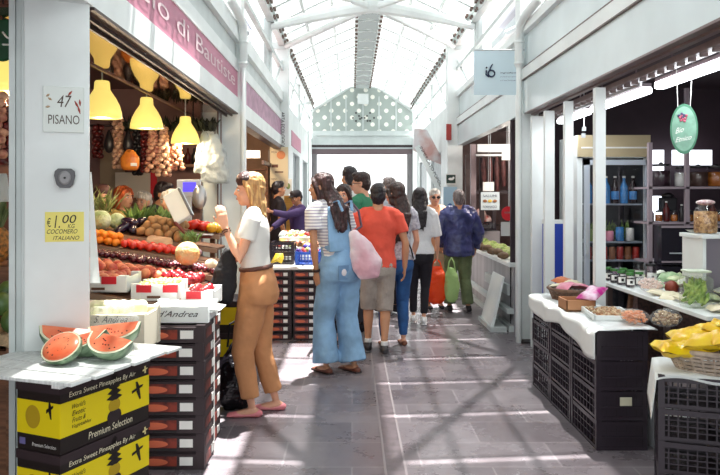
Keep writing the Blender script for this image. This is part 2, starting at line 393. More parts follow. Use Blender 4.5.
# right opening: tracks and posts
TR = mat('track', '6E5A5A', .35, var=.15, scale=12)
m = MB(); m.b2((XR+.0, Y0, 2.355), (XR+.06, 7.4, 2.37)); m.b2((XR+.06, Y0, 2.34), (XR+.10, 7.4, 2.36)); m.b2((XR+.14, Y0, 2.30), (XR+.24, 7.4, 2.34)); struct(m.build('trim_12', TR))
m = MB()
for i in range(36): m.b2((XR+.16, 2.6+i*.14, 2.28), (XR+.2, 2.62+i*.14, 2.30))
struct(m.build('trim_13', BROWN))
m = MB(); m.b2((XR+.1, Y0, 2.36), (XR+.14, 7.4, 2.37)); struct(m.build('trim_14', WHITE))
def post(x, d, wpx, y0=0, z1=2.31):
    m = MB(); m.b2((x, d, y0), (x+wpx, d+.06, z1)); return struct(m.build('window_post', WHITE))
post(1.80, 5.32, .075); post(1.80, 6.08, .07)
post(1.81, 6.75, .09); post(1.8, 7.2, .16)
m = MB(); m.b2((1.86, 7.0, .3), (2.1, 7.04, 1.24)); struct(m.build('trim_15', mat('blue_panel', '1E3FA8', .4)))
m = MB(); m.b2((1.86, 7.0, 1.24), (2.1, 7.05, 1.28)); m.b2((1.86, 7.0, .0), (2.1, 7.04, .3)); struct(m.build('trim_16', WHITE))
# ---------- eaves, roof
for s, sx in ((-1, XL-.0), (1, XR)):
    m = MB(); m.b2((sx-.05, Y0, 4.04), (sx+.05, YE, 4.08)); m.b2((sx-.012, Y0, 4.08), (sx+.012, YE, 4.2)); m.b2((sx-.05, Y0, 4.2), (sx+.05, YE, 4.22)); struct(m.build('trim_eave_%s' % ('left' if s < 0 else 'right'), WHITE2))
    m = MB(); x = sx+s*-.07
    yy = 8.6
    while yy < YE:
        for k in range(2): m.box((x, yy+k*.1, 4.2), (.035, .035, .04)); m.box((x, yy+k*.1, 4.08), (.03, .03, .04))
        yy += .42
    struct(m.build('trim_bolts_%s' % ('left' if s < 0 else 'right'), mat('bolt_brown', '6D5850', .5)))
RC = .305; RZt = 4.78; RH = .22
def roofpt(s, t): # t 0 eave ..1 ridge, slight curve
    xe = XL if s < 0 else XR; xr = RC+s*RH
    return (xe+(xr-xe)*t, 4.2+(RZt-4.2)*t+.02*math.sin(math.pi*t))
for s in (-1, 1):
    mf = MB(); mc = MB(); nb = 28; ys = [Y0+.4+.86*i for i in range(nb+1)]; tt = [0, .34, .68, 1]
    for i in range(-1, nb):
        ya = ys[i] if i >= 0 else Y0; yb = ys[i+1]-(.05 if ya > 3 else 0)  # gaps between panes left to throw thin sun lines on the floor
        for k in range(3):
            clear = (s < 0 and k == 2 and 6.0 < ya < 10.6) or (s < 0 and k in (0, 1) and 4.2 < ya < 5.4) or (s > 0 and k == 2 and 10.4 < ya < 13) or (s < 0 and k == 1 and 8.5 < ya < 9.9) or (s > 0 and k == 0 and 9.6 < ya < 11.6)  # clear panes put in where they throw sun patches on the floor
            q = [roofpt(s, tt[k]+(tt[k+1]-tt[k])*j/3) for j in range(4)]
            for j in range(3): (mc if clear else mf).add([(q[j][0], ya, q[j][1]), (q[j+1][0], ya, q[j+1][1]), (q[j+1][0], yb, q[j+1][1]), (q[j][0], yb, q[j][1])], [(0, 1, 2, 3)])
    struct(mf.build('roof_glazing_%s' % ('left' if s < 0 else 'right'), ROOFG)); struct(mc.build('roof_sun_patch_glazing_%s' % ('left' if s < 0 else 'right'), ROOFC))
    m = MB()
    yy = Y0+.4
    while yy < YE:
        pr = [roofpt(s, t/6) for t in range(7)]
        m.limb([(x, yy, z-.015) for x, z in pr], [(.022, .022)]*7, side=(0, 1, 0), n=4, cap=False); yy += .86
    struct(m.build('glazing_bars_%s' % ('left' if s < 0 else 'right'), WHITE2))
    m = MB()
    for t in (.34, .68):
        x, z = roofpt(s, t); m.b2((x-.02, Y0, z-.06), (x+.02, YE, z-.02))
    x, z = roofpt(s, 1); m.b2((x-.03, Y0, z-.08), (x+.03, YE, z-.0)); struct(m.build('purlins_%s' % ('left' if s < 0 else 'right'), WHITE2))
    m = MB(); yy = 10
    while yy < YE:
        m.box((x, yy, z-.1), (.05, .04, .04)); yy += .34
    struct(m.build('trim_ridge_bolts_%s' % ('left' if s < 0 else 'right'), mat('bolt_brown', '6D5850', .5)))
m = MB(); m.b2((RC-RH, Y0, RZt+.02), (RC+RH, YE, RZt+.03)); struct(m.build('roof_ridge_glazing', ROOFG))
m = MB(); yy = 9.
while yy < YE: m.limb([(RC-RH, yy, RZt-.03), (RC, yy, RZt+.0), (RC+RH, yy, RZt-.03)], [(.02, .02)]*3, n=6, cap=False); yy += .86
struct(m.build('ridge_bars', WHITE2))
# main trusses at columns and arched ties
for yy, yt in ((7.6, 10.5), (12.2, 10.5), (7.4, 4.6)):
    for s in (-1, 1):
        m = MB(); xs = (XL if s < 0 else XR)+.02*s
        m.limb([(xs, yy, 4.02), (RC+s*.1, yt+(.1 if yy > yt else -.1), 4.27)], [(.045, .055)]*2, side=(0, 1, 0), n=8, cap=False); struct(m.build('roof_brace', WHITE))
for yy in (4.6, 10.5):
    m = MB(); pts = []; rad = []
    for i in range(21):
        t = i/20; x = XL+(XR-XL)*t; pts.append((x, yy, 3.98+.30*(1-abs(2*t-1)**1.3))); rad.append((.05, .05+.05*math.sin(math.pi*t)))
    m.limb(pts, rad, side=(0, 1, 0), n=8, cap=False); struct(m.build('roof_tie_beam', WHITE))
# dark disc lamp fixture on ridge near
m = MB(); m.lathe([(.0, 0), (.19, 0), (.2, .02), (.1, .07), (.02, .09)], (.36, 11.6, 4.62)); m.tube([(.36, 11.6, 4.7), (.36, 11.6, 4.8)], .01)
tag(m.build('ridge_lamp', mat('lamp_grey', '8E8E90', .4), smooth=True), 'grey round dish lamp under the roof ridge at the top edge', 'lamp')
# side annex roofs seen through the clerestory
for s, sx in ((-1, XL), (1, XR)):
    m = MB()
    x0 = sx+s*.35; x1 = sx+s*3.2
    def fn(a_, b_): return Vector((x0+(x1-x0)*a_, 7.0+(11.0-7)*b_, 4.05+.35*a_+.02*math.sin(a_*60)))
    m.grid(fn, 60, 1); struct(m.build('annex_roof_%s' % ('left' if s < 0 else 'right'), mat('annex_metal', '9DA6B8' if s < 0 else '9A8FA6', .5), solid=.02))
    m = MB(); m.b2((min(x0, x0+s*.12), 7, 3.75), (max(x0, x0+s*.12), 11, 3.86)); m.limb([(sx+s*.1, 8.8, 3.5), (sx+s*1.3, 8.8, 4.1)], [.035, .035]); m.limb([(sx+s*.1, 10.6, 3.4), (sx+s*1.3, 10.6, 4.1)], [.035, .035]); struct(m.build('annex_beam', GREYW))
# downpipes
for s, sx in ((-1, XL+.06), (1, XR-.06)):
    m = MB(); m.limb([(sx-s*.0, 6.6, 3.32), (sx, 7.15, 3.3), (sx, 7.36, 3.26), (sx, 7.42, 3.1), (sx, 7.42, 2.85)], [.045]*5, n=12)
    m.limb([(sx, 7.42, 2.9), (sx, 7.42, .0)], [.03, .03], n=12); m.lathe([(.05, 0), (.05, .03)], (sx, 7.42, 2.86)); m.lathe([(.05, 0), (.05, .03)], (sx, 7.42, 3.08))
    tag(m.build('downpipe', WHITE, smooth=True), 'white rain pipe bending down beside the %s near column' % ('left' if s < 0 else 'right'), 'pipe')
# ---------- far gable
d = YE
def G(x, y): return P(x, y, d)
GM = dotmat()
pts = [G(312, 131), G(413, 131), G(413, 112), G(377, 88), G(350, 88), G(312, 112)]
m = MB(); m.prism(pts, (0, .08, 0)); struct(m.build('wall_gable', GM))
m = MB()
for x in (331, 346, 363, 379, 396): p = G(x, 100); m.b2((p.x-.02, d-.03, G(x, 131).z), (p.x+.02, d, G(x, 100 if 335 < x < 390 else 104).z+.1))
m.limb([G(312, 111), G(350, 87), G(377, 87), G(413, 111)], [.05]*4, n=6, cap=False); struct(m.build('trim_gable', WHITE2))
m = MB()
m.b2((XL, d-.06, G(0, 145).z), (XR+.1, d+.1, G(0, 131).z)); m.b2((XL, d-.14, G(0, 136).z), (XR+.1, d, G(0, 134).z)); struct(m.build('trim_far_beam', WHITE2))
m = MB(); m.b2((XL, d-.04, G(0, 154.5).z), (XR+.1, d+.1, G(0, 149).z)); struct(m.build('trim_far_header', mat('header_brown', '6A5A5E', .5)))
m = MB(); m.b2((XL, d-.05, G(0, 147.5).z), (XR+.1, d+.1, G(0, 145).z)); struct(m.build('trim_far_dark', DBROWN))
m = MB(); m.b2((XL, d-.045, G(0, 149).z), (XR+.1, d+.08, G(0, 147.5).z)); struct(m.build('trim_far_pale', GREYW))
text('USCITA', G(355, 153.5), X1, Z1, .3, INK, name='door_lettering')
tag(bpy.data.objects['door_lettering'], 'small dark lettering above the far exit opening', 'lettering')
for x0, x1 in ((XL-.1, G(317, 0).x), (G(407, 0).x, XR+.2)):
    m = MB(); m.b2((x0, d-.05, 0), (x1, d+.1, G(0, 154).z)); struct(m.build('door_frame', mat('far_post', '7E7A7C', .5)))
m = MB(); p = G(363, 101); m.box((p.x, d-.08, p.z+.05), (.32, .1, .3)); m.box((p.x, d-.14, p.z-.02), (.34, .02, .02))
tag(m.build('wall_lamp', WHITE, bevel=.02), 'white square floodlight at the middle of the far gable', 'lamp')
m = MB()
for x, y in ((356, 113), (359, 116), (362, 118), (364.5, 118), (356, 121), (367, 116), (370, 113), (370, 121), (360, 119), (353, 118), (374, 118), (367.5, 121)): m.box(G(x, y)+Vector((0, -.02, 0)), (.045, .02, .045))
tag(m.build('gable_emblem', INK), 'small dark dotted emblem on the pale gable wall', 'emblem')
# bay of building outside
m = MB(); m.b2((-0.8, 44, 0), (.75, 46, 4.0)); o = m.build('outside_kiosk', mat('kiosk_wall', 'D7DDE2', .7)); tag(o, 'pale grey block outside beyond the exit opening', 'building')
# ============================================================ PEOPLE
SK = mat('skin', 'D9A184', .5, var=.06, scale=10, sss=.05)
SK2 = mat('tan_skin', 'C08A68', .5, var=.06, scale=10, sss=.05)
LIP = mat('lips', 'B5605A', .5); EYEW = mat('eye_white', 'E8E4E0', .3); EYED = mat('iris', '2A1B16', .3)
def hairmat(n, c, c2): return mat(n, c, .42, col2=c2, scale=5, bump=.5, bscale=8, stretch=(14, 14, 2))
HDARK = hairmat('dark_brown_hair', '3A211C', '1C100F'); HBLACK = hairmat('black_hair', '241820', '0F0B10'); HBLOND = hairmat('blonde_hair', 'DDB070', 'A87444')
HGREY = hairmat('grey_hair', '8A7F7C', '5A4E4E'); HWHITE = hairmat('white_hair', 'E9E3DA', 'B8B0A8'); HORANGE = hairmat('orange_hair', 'D2622A', '8F3A1A'); HCHEST = hairmat('chestnut_hair', '4A2828', '20100F')
class Human:
    def __init__(s, x, y, rz, H, label, group=None, skin=SK, fem=False, fat=1., yaw=0, pitch=0, lean=0, leanx=0, legs=None, arms=None, vox=.009, sw=None, hipw=1., handdir=(None, None), top=True, z=0):
        s.k = H/1.70; s.fem = fem; s.fat = fat; s.skin = skin; s.yaw = yaw; s.pitch = pitch; s.lean = lean; s.leanx = leanx; s.vox = vox; s.hipw = hipw; s.hd = handdir
        s.sw = sw or (.168 if fem else .192); s.loc = Vector((x, y, z)); s.rz = rz
        s.legs = legs or [(-.09, 0, .08), (.09, .03, .08)]
        s.arms = arms or [((-.25, -.03, 1.12), (-.25, .05, .88)), ((.25, -.03, 1.12), (.25, .05, .88))]
        s.label = label; s.group = group
        s.HC = Vector((0, .015, 1.588)); s.body()
    def T(s, p):
        p = Vector(p)
        if p.z > .9: p = p+Vector((s.leanx*(p.z-.9), s.lean*(p.z-.9), 0))
        return p
    def hd_(s, p, r=None):    # head local -> body local
        R = Euler((s.pitch, 0, s.yaw)).to_matrix(); piv = Vector((0, -.01, -.11))
        return s.T(s.HC)+piv+R @ (Vector(p)-piv), R
    def hell(s, m, c, r, rot=None):
        p, R = s.hd_(c); m.ell(p, r, rot=R if rot is None else R @ rot, u=18, v=12)
    def fin(s, m, name, mt, vox=None, disp=0, dscale=.12, par=True, smooth=True, solid=0):
        m.v = [v*s.k for v in m.v]
        o = m.build(name, mt, s.obj if par else None, world=False, smooth=smooth, vox=vox or 0, disp=disp, dscale=dscale, solid=solid)
        return o
    def torso(s, m, e=0, z0=.84, z1=1.44, hem=0, belly=0):
        f = s.fat; W = s.hipw
        if s.fem: prof = [(.78, .16*W, .115, .0), (.86, .172*W, .122, -.012), (.94, .162*W, .112, -.008), (1.03, .128, .092, 0), (1.10, .125, .09, .005), (1.2, .142, .105, .015), (1.27, .152, .112, .018), (1.34, .152, .095, .0), (1.40, .13, .07, -.008), (1.44, .075, .055, -.012), (1.47, .055, .05, -.01)]
        else: prof = [(.78, .158*W, .11, .0), (.86, .165*W, .118, -.008), (.94, .158*W, .112, 0), (1.03, .148, .103, .003), (1.10, .15, .104, .006), (1.2, .166, .112, .008), (1.28, .178, .114, .0), (1.34, .178, .102, -.006), (1.40, .15, .08, -.012), (1.44, .085, .062, -.014), (1.47, .06, .055, -.01)]
        P_ = []; R_ = []
        zs = [z0]+[q[0] for q in prof if z0+.02 < q[0] < z1-.01]+[z1]
        for z in zs:
            for i in range(len(prof)-1):
                if prof[i][0] <= z <= prof[i+1][0]:
                    t = (z-prof[i][0])/(prof[i+1][0]-prof[i][0]); q = [prof[i][k]+(prof[i+1][k]-prof[i][k])*t for k in range(4)]; break
            h = hem*max(0, 1-(z-z0)/.3)
            P_.append(s.T((0, q[3]+belly*math.exp(-((z-1.05)/.12)**2)*.5, z))); R_.append((q[1]*f+e+h, q[2]*f+e+h+belly*math.exp(-((z-1.05)/.12)**2)*.5))
        m.limb(P_, R_, side=(1, 0, 0), n=24, cap=False)
        return m
    def shoulders(s, m, e=0):
        for sg in (-1, 1):
            m.limb([s.T((sg*.04, -.012, 1.435)), s.T((sg*s.sw*.6, -.012, 1.415)), s.T((sg*(s.sw-.01), -.005, 1.385))], [.045+e, .05+e, .052+e])
    def joints(s, i):
        sg = (-1, 1)[i]; S0 = s.T((sg*s.sw, -.005, 1.38)); E = Vector(s.arms[i][0]); W = Vector(s.arms[i][1])
        E = s.T(E); W = s.T(W)
        E = S0+(E-S0).normalized()*.285; W = E+(W-E).normalized()*.25; return S0, E, W
    def leg(s, i):
        sg = (-1, 1)[i]; Hp = Vector((sg*.088*s.hipw, 0, .88)); A = Vector(s.legs[i]); D = A-Hp; L = min(D.length, .815); a_, b_ = .43, .39
        ca = (a_*a_+L*L-b_*b_)/(2*a_*L); ca = max(-1, min(1, ca)); sa = math.sqrt(1-ca*ca); dn = D.normalized(); fw = Vector((0, 1, 0)); fw = (fw-dn*fw.dot(dn)).normalized()
        K = Hp+dn*a_*ca+fw*a_*sa; return Hp, K, A
    def body(s):
        m = MB(); s.torso(m); s.shoulders(m)
        c = .92 if s.fem else 1.
        m.limb([s.T((0, -.015, 1.40)), s.T((0, -.01, 1.47)), s.hd_((0, -.02, -.05))[0]], [.062*c, .055*c, .055*c])
        s.hell(m, (0, -.014, .028), (.074, .092, .085)); s.hell(m, (0, .022, -.03), (.06, .066, .08)); s.hell(m, (0, .048, -.088), (.033, .034, .024)); s.hell(m, (0, .02, -.07), (.052, .055, .035))
        s.hell(m, (0, .094, -.022), (.013, .02, .014)); m.limb([s.hd_((0, .08, .018))[0], s.hd_((0, .1, -.02))[0]], [.009, .011])
        s.hell(m, (0, .07, .022), (.045, .018, .011)); s.hell(m, (0, .082, -.058), (.025, .012, .014))
        for sg in (-1, 1): s.hell(m, (sg*.074, -.008, -.012), (.009, .02, .03)); s.hell(m, (sg*.038, .06, -.03), (.022, .025, .022))
        for i in (0, 1):
            S0, E, W = s.joints(i); g = s.fat*(.86 if s.fem else 1.)
            m.limb([S0, S0.lerp(E, .35), S0.lerp(E, .75), E, E.lerp(W, .3), E.lerp(W, .75), W], [.05*g, .046*g, .038*g, .036*g, .039*g, .028*g, .024*g])
            s.hand(m, i, E, W)
            Hp, K, A = s.leg(i)
            m.limb([Hp+Vector((0, 0, .0)), Hp.lerp(K, .3), Hp.lerp(K, .75), K, K.lerp(A, .28)+Vector((0, -.012, 0)), K.lerp(A, .7), A], [.085*g, .078*g, .058*g, .052*g, .053*g, .036*g, .03*g])
            m.limb([A+Vector((0, -.03, -.035)), A+Vector((0, .05, -.045)), A+Vector((0, .13, -.058))], [(.03, .03), (.036, .026), (.036, .016)], side=(1, 0, 0))
        s.obj = None; s.obj = s.fin(m, 'person', s.skin, vox=s.vox, par=False)
        s.obj.location = s.loc; s.obj.rotation_euler = (0, 0, s.rz); tag(s.obj, s.label, 'person', s.group)
    def hand(s, m, i, E, W):
        sg = (-1, 1)[i]; d = s.hd[i]; d = Vector(d).normalized() if d else (W-E).normalized()
        inn = Vector((-sg, .15, 0)); inn = (inn-d*inn.dot(d)).normalized(); ac = d.cross(inn)*sg   # palm normal, across (towards the thumb)
        if ac.y < 0 and abs(d.z) > .5: ac = -ac
        m.limb([W-d*.01, W+d*.04, W+d*.085], [(.024, .018), (.036, .014), (.038, .012)], side=ac)
        for k in range(4):
            o = (k-1.5)*.0195; L = (.058, .074, .08, .07)[k]; b0 = W+d*.082+ac*o
            m.limb([b0-d*.02, b0+d*L*.45+inn*.006, b0+d*L*.8+inn*.022, b0+d*L*.95+inn*.036], [.0088, .0085, .008, .007], n=8)
        t0 = W+d*.03+ac*.026; m.limb([t0, t0+d*.03+ac*.024+inn*.01, t0+d*.058+ac*.03+inn*.022], [.0105, .0098, .0085], n=8)
    def face(s, brow=HDARK, glasses=None):
        for sg in (-1, 1):
            m = MB(); s.hell(m, (sg*.031, .0745, .0), (.0125, .009, .007)); e = s.fin(m, 'eye', EYEW)
            m = MB(); s.hell(m, (sg*.031, .082, .0), (.006, .003, .006)); o = s.fin(m, 'iris', EYED); o.parent = e
            m = MB(); s.hell(m, (sg*.032, .082, .022), (.018, .006, .004)); s.fin(m, 'eyebrow', brow)
        m = MB(); s.hell(m, (0, .0915, -.056), (.021, .006, .0035)); s.hell(m, (0, .091, -.063), (.017, .006, .004)); s.fin(m, 'lips', LIP)
        if glasses:
            m = MB()
            for sg in (-1, 1):
                c = (sg*.034, .094, -.002)
                if glasses == 'sun': s.hell(m, c, (.026, .005, .02))
                else:
                    pts = [s.hd_((c[0]+.024*math.cos(t*.5236), c[1], c[2]+.017*math.sin(t*.5236)))[0] for t in range(13)]; m.tube(pts, .003, n=6)
                m.tube([s.hd_((sg*.058, .09, .004))[0], s.hd_((sg*.076, .05, .004))[0], s.hd_((sg*.08, -.01, .0))[0]], .003, n=6)
            m.tube([s.hd_((-.01, .1, .004))[0], s.hd_((.01, .1, .004))[0]], .003, n=6)
            lab(s.fin(m, 'glasses', mat('glasses_frame', '1A1416', .2)), 'dark glasses')
    def shirt(s, mt, z0=.9, e=.014, sl=.55, hem=.0, sle=.016, name='shirt', disp=.012, label=None, belly=0, cuff=None, z1=1.445):
        m = MB(); s.torso(m, e, z0, z1, hem, belly=belly); s.shoulders(m, e*.6)
        if sl:
            for i in (0, 1):
                S0, E, W = s.joints(i); g = s.fat
                L = [S0+(s.T((0, 0, 1.3))-S0)*.12]; R = [.06*g+e]
                L.append(S0); R.append(.052*g+sle*.7)
                if sl <= 1: L += [S0.lerp(E, sl*.6), S0.lerp(E, sl)]; R += [.048*g+sle, .044*g+sle*1.25]
                else: L += [S0.lerp(E, .5), E, E.lerp(W, .5), E.lerp(W, sl-1)]; R += [.047*g+sle, .043*g+sle, .038*g+sle, .03*g+sle]
                m.limb(L, R, cap=False)
        o = s.fin(m, name, mt, vox=.011, disp=disp, dscale=.1)
        if label: lab(o, label)
        return o
    def pants(s, mt, prof, zt=1.02, end=1., e=.012, name='trousers', disp=.012, label=None):
        """prof: radii at hip, mid-thigh, knee, mid-shin, hem; end = share of the shin covered (or <0: share of the thigh)"""
        m = MB(); s.torso(m, e, .80, zt)
        for i in (0, 1):
            Hp, K, A = s.leg(i)
            if end > 0: L = [Hp+Vector((0, 0, .04)), Hp.lerp(K, .45), K, K.lerp(A, .5*end), K.lerp(A, end)]
            else: L = [Hp+Vector((0, 0, .04)), Hp.lerp(K, .4*-end), Hp.lerp(K, .75*-end), Hp.lerp(K, .9*-end), Hp.lerp(K, -end)]
            m.limb(L, prof, side=(1, 0, 0), cap=False, n=18)
        m.ell((0, -.01, .83), (.13*s.hipw, .1, .08))
        o = s.fin(m, name, mt, vox=.011, disp=disp, dscale=.09)
        if label: lab(o, label)
        return o
    def shoes(s, mt, sole=None, kind='sneaker'):
        for i in (0, 1):
            Hp, K, A = s.leg(i); b = A-Vector((0, 0, .08)); m = MB()
            t = .004
            if kind == 'sneaker': m.limb([b+Vector((0, -.055, .05)), b+Vector((0, .02, .055)), b+Vector((0, .1, .042)), b+Vector((0, .17, .03))], [(.038, .042), (.042, .05), (.046, .034), (.042, .024)], side=(1, 0, 0)); m.limb([b+Vector((0, -.01, .06)), b+Vector((0, -.01, .1))], [.042, .04], cap=False)
            else: m.limb([b+Vector((0, -.055, .03)), b+Vector((0, .03, .022)), b+Vector((0, .11, .024)), b+Vector((0, .165, .018))], [(.033, .028), (.036, .018), (.043, .022), (.036, .014)], side=(1, 0, 0))
            o = s.fin(m, 'shoe', mt, vox=.007)
            if sole:
                m = MB(); m.limb([b+Vector((0, -.065, .01)), b+Vector((0, .03, .01)), b+Vector((0, .1, .01)), b+Vector((0, .185, .01))], [(.036, .012), (.036, .012), (.047, .012), (.03, .012)], side=(1, 0, 0)); q = s.fin(m, 'sole', sole); q.parent = o
    def hair(s, mt, style='short', name='hair'):
        m = MB()
        if style == 'short':
            s.hell(m, (0, -.022, .046), (.083, .098, .084)); s.hell(m, (0, -.045, .0), (.079, .073, .085)); s.hell(m, (0, -.05, -.05), (.058, .05, .05))
            s.hell(m, (.01, .03, .098), (.055, .052, .032))
        elif style == 'straight':
            s.hell(m, (0, -.022, .045), (.083, .096, .084)); s.hell(m, (0, -.045, .0), (.08, .07, .1))
            b = s.hd_((0, -.05, -.03))[0]
            m.limb([b, b+Vector((0, -.02, -.08)), b+Vector((0, -.03, -.17)), b+Vector((0, -.025, -.24))], [(.08, .055), (.085, .05), (.08, .04), (.06, .02)], side=(1, 0, 0))
            for sg in (-1, 1): m.limb([s.hd_((sg*.06, .03, .07))[0], s.hd_((sg*.082, .0, -.0))[0], s.hd_((sg*.078, -.03, -.12))[0], s.hd_((sg*.07, -.035, -.2))[0]], [.02, .022, .024, .016])
        elif style in ('long', 'verylong', 'ponytail', 'bob'):
            s.hell(m, (0, -.024, .045), (.086, .1, .086)); s.hell(m, (0, -.045, .0), (.084, .075, .1))
            for sg in (-1, 1):
                m.limb([s.hd_((sg*.03, .055, .09))[0], s.hd_((sg*.07, .04, .04))[0], s.hd_((sg*.082, .01, -.03))[0], s.hd_((sg*.078, -.01, -.11))[0]], [.018, .022, .024, .022])
            L = {'long': .34, 'verylong': .44, 'bob': .16, 'ponytail': .1}[style]
            b = s.hd_((0, -.06, -.04))[0]; q = s.T(Vector((0, -.115, b.z-L*.5))); q2 = s.T(Vector((0, -.125, b.z-L)))
            tw = .5 if abs(s.yaw) > .6 else 1
            sx = math.sin(s.yaw)*.05
            m.limb([b, (b+q)/2+Vector((sx, 0, 0)), q+Vector((sx*.6, 0, 0)), q2+Vector((sx*.5, 0, 0))], [(.082, .06), (.09, .05), (.085, .04), (.035, .018)], side=(1, 0, 0))
            for j in range(9):
                ox = (j-4)*.019; zz = b.z-L-random.uniform(-.05, .04)
                m.limb([s.T((ox*1.1+sx, -.13, b.z-L*.4)), s.T((ox*.9+sx*.5+random.uniform(-.01, .01), -.14, zz))], [.016, .007], n=8)
        o = s.fin(m, name, mt, vox=.008, disp=.014, dscale=.03); return o
    def wpt(s, p):    # local -> world
        return s.obj.matrix_basis @ (Vector(p)*s.k) if False else s.loc+RZ(s.rz) @ (Vector(p)*s.k)
R_ = math.radians
TEE = mat('white_tee', 'E6E4DE', .8, var=.05, scale=6, bump=.3, bscale=9)
STRIPE = bpy.data.materials.new('striped_tee'); STRIPE.use_nodes = True
def _st():
    n = STRIPE.node_tree.nodes; l = STRIPE.node_tree.links; b = n['Principled BSDF']; tc = n.new('ShaderNodeTexCoord'); wv = n.new('ShaderNodeTexWave'); wv.bands_direction = 'Z'; wv.inputs['Scale'].default_value = 12
    l.new(tc.outputs['Object'], wv.inputs['Vector']); r = n.new('ShaderNodeValToRGB'); r.color_ramp.elements[0].position = .25; r.color_ramp.elements[0].color = (*lin('A9A3B4'), 1); r.color_ramp.elements[1].position = .4; r.color_ramp.elements[1].color = (*lin('E9E6E4'), 1)
    l.new(wv.outputs['Fac'], r.inputs[0]); l.new(r.outputs[0], b.inputs['Base Color']); b.inputs['Roughness'].default_value = .85
_st()
ORP = mat('orange_trousers_cloth', 'C68A5C', .75, var=.1, scale=7, bump=.6, bscale=10)
DENIM = mat('light_denim', '86ACCE', .8, var=.22, scale=5, bump=.5, bscale=14)
JEANS = mat('blue_jeans', '27568F', .8, var=.3, scale=6, bump=.4, bscale=14)
BLK = mat('black_cloth_trousers', '1A1620', .8)
RED = mat('red_tee', 'E0543F', .8, var=.1, scale=6, bump=.5, bscale=9)
GREEN = mat('green_shirt', '2F7D5B', .8)
NAVY = mat('navy_jacket', '3D4272', .33, var=.35, scale=9, bump=1., bscale=9)
OLIVE = mat('sage_trousers', '6E7C58', .8, var=.25, scale=6, bump=.5)
SHORT = mat('beige_shorts_cloth', 'A79C92', .8, var=.15, scale=6, bump=.5)
PINKSH = mat('pink_leather', 'D97F86', .5)

# 1 blonde woman, white tee, orange trousers, facing left
p1 = Human(-.655, 4.98, R_(90), 1.66, 'blonde woman in white t-shirt and orange-brown trousers facing the fruit display', skin=SK, fem=True, vox=.0075, yaw=R_(4), pitch=R_(-3),
           legs=[(-.07, .03, .075), (.1, -.12, .075)], hipw=1.08, lean=.05,
           arms=[((-.21, .08, 1.10), (-.18, .19, 1.36)), ((.17, .12, 1.12), (.12, .36, .98))], handdir=((0, .25, 1), None))
p1.face(); p1.hair(HBLOND, 'straight')
m = MB(); p1.hell(m, (0, .022, .072), (.084, .07, .062)); p1.hell(m, (0, .045, .06), (.074, .042, .045)); lab(p1.fin(m, 'hair_roots', HCHEST, vox=.008, disp=.01, dscale=.03), 'darker brown hair roots')
p1.shirt(TEE, z0=1.0, sl=.5, e=.012, disp=.008); p1.pants(ORP, [(.1, .11), (.09, .102), (.074, .08), (.066, .07), (.06, .066)], zt=1.05, end=.84, e=.02)
m = MB(); p1.torso(m, .03, 1.022, 1.052); lab(p1.fin(m, 'belt', mat('brown_belt', '5A3226', .5), vox=.01), 'brown belt')
p1.shoes(PINKSH, kind='flat')
S0, E, W = p1.joints(0)
m = MB(); dd = (W-E).normalized(); m.lathe([(.031, -.004), (.033, 0), (.031, .004)], W-dd*.02, rot=dd.to_track_quat('Z', 'Y').to_matrix()); m.lathe([(.032, -.003), (.034, 0), (.032, .003)], W-dd*.035, rot=dd.to_track_quat('Z', 'Y').to_matrix()); p1.fin(m, 'bracelet', mat('bracelet_metal', '6A4A3A', .3, metal=.8))
# her shoulder bag
bagc = Vector((-.86, 4.82, .985))
m = MB(); m.limb([bagc+Vector((.03, 0, .16)), bagc+Vector((.02, 0, .05)), bagc+Vector((0, 0, -.08)), bagc+Vector((-.01, 0, -.17))], [(.04, .025), (.07, .045), (.095, .055), (.075, .045)], side=(1, .1, 0))
B1 = m.build('shoulder_bag', BLACKC, vox=.012, disp=.03, dscale=.08); tag(B1, 'black cloth shoulder bag hanging in front of the blonde woman', 'bag')
m = MB(); m.tube([bagc+Vector((.03, -.02, .15)), p1.wpt((-.17, .07, 1.2)), p1.wpt((-.1, .075, 1.36)), p1.wpt((-.05, .03, 1.47)), p1.wpt((0.03, -.06, 1.47))], .009); o = m.build('strap', BLACKC, B1)
# black plastic bag at her feet
m = MB(); c = Vector((-.83, 5.1, 0)); m.limb([c+Vector((0, 0, .05)), c+Vector((0, 0, .15)), c+Vector((0, 0, .3)), c+Vector((.01, 0, .4)), c+Vector((.03, 0, .50))], [(.11, .08), (.14, .11), (.13, .1), (.07, .05), (.03, .02)], side=(1, 0, 0))
B2 = m.build('carrier_bag', mat('black_bag_plastic', '121016', .25, bump=1, bscale=20), vox=.012, disp=.05, dscale=.08); tag(B2, 'black plastic carrier bag standing on the floor behind the cartons', 'bag')
m = MB()
for a_ in (-.05, .05): m.tube([c+Vector((a_, -.01, .44)), c+Vector((a_*.7, 0, .6)), c+Vector((.05+a_*.2, 0, .64))], .008)
m.build('handle', BLACKC, B2)

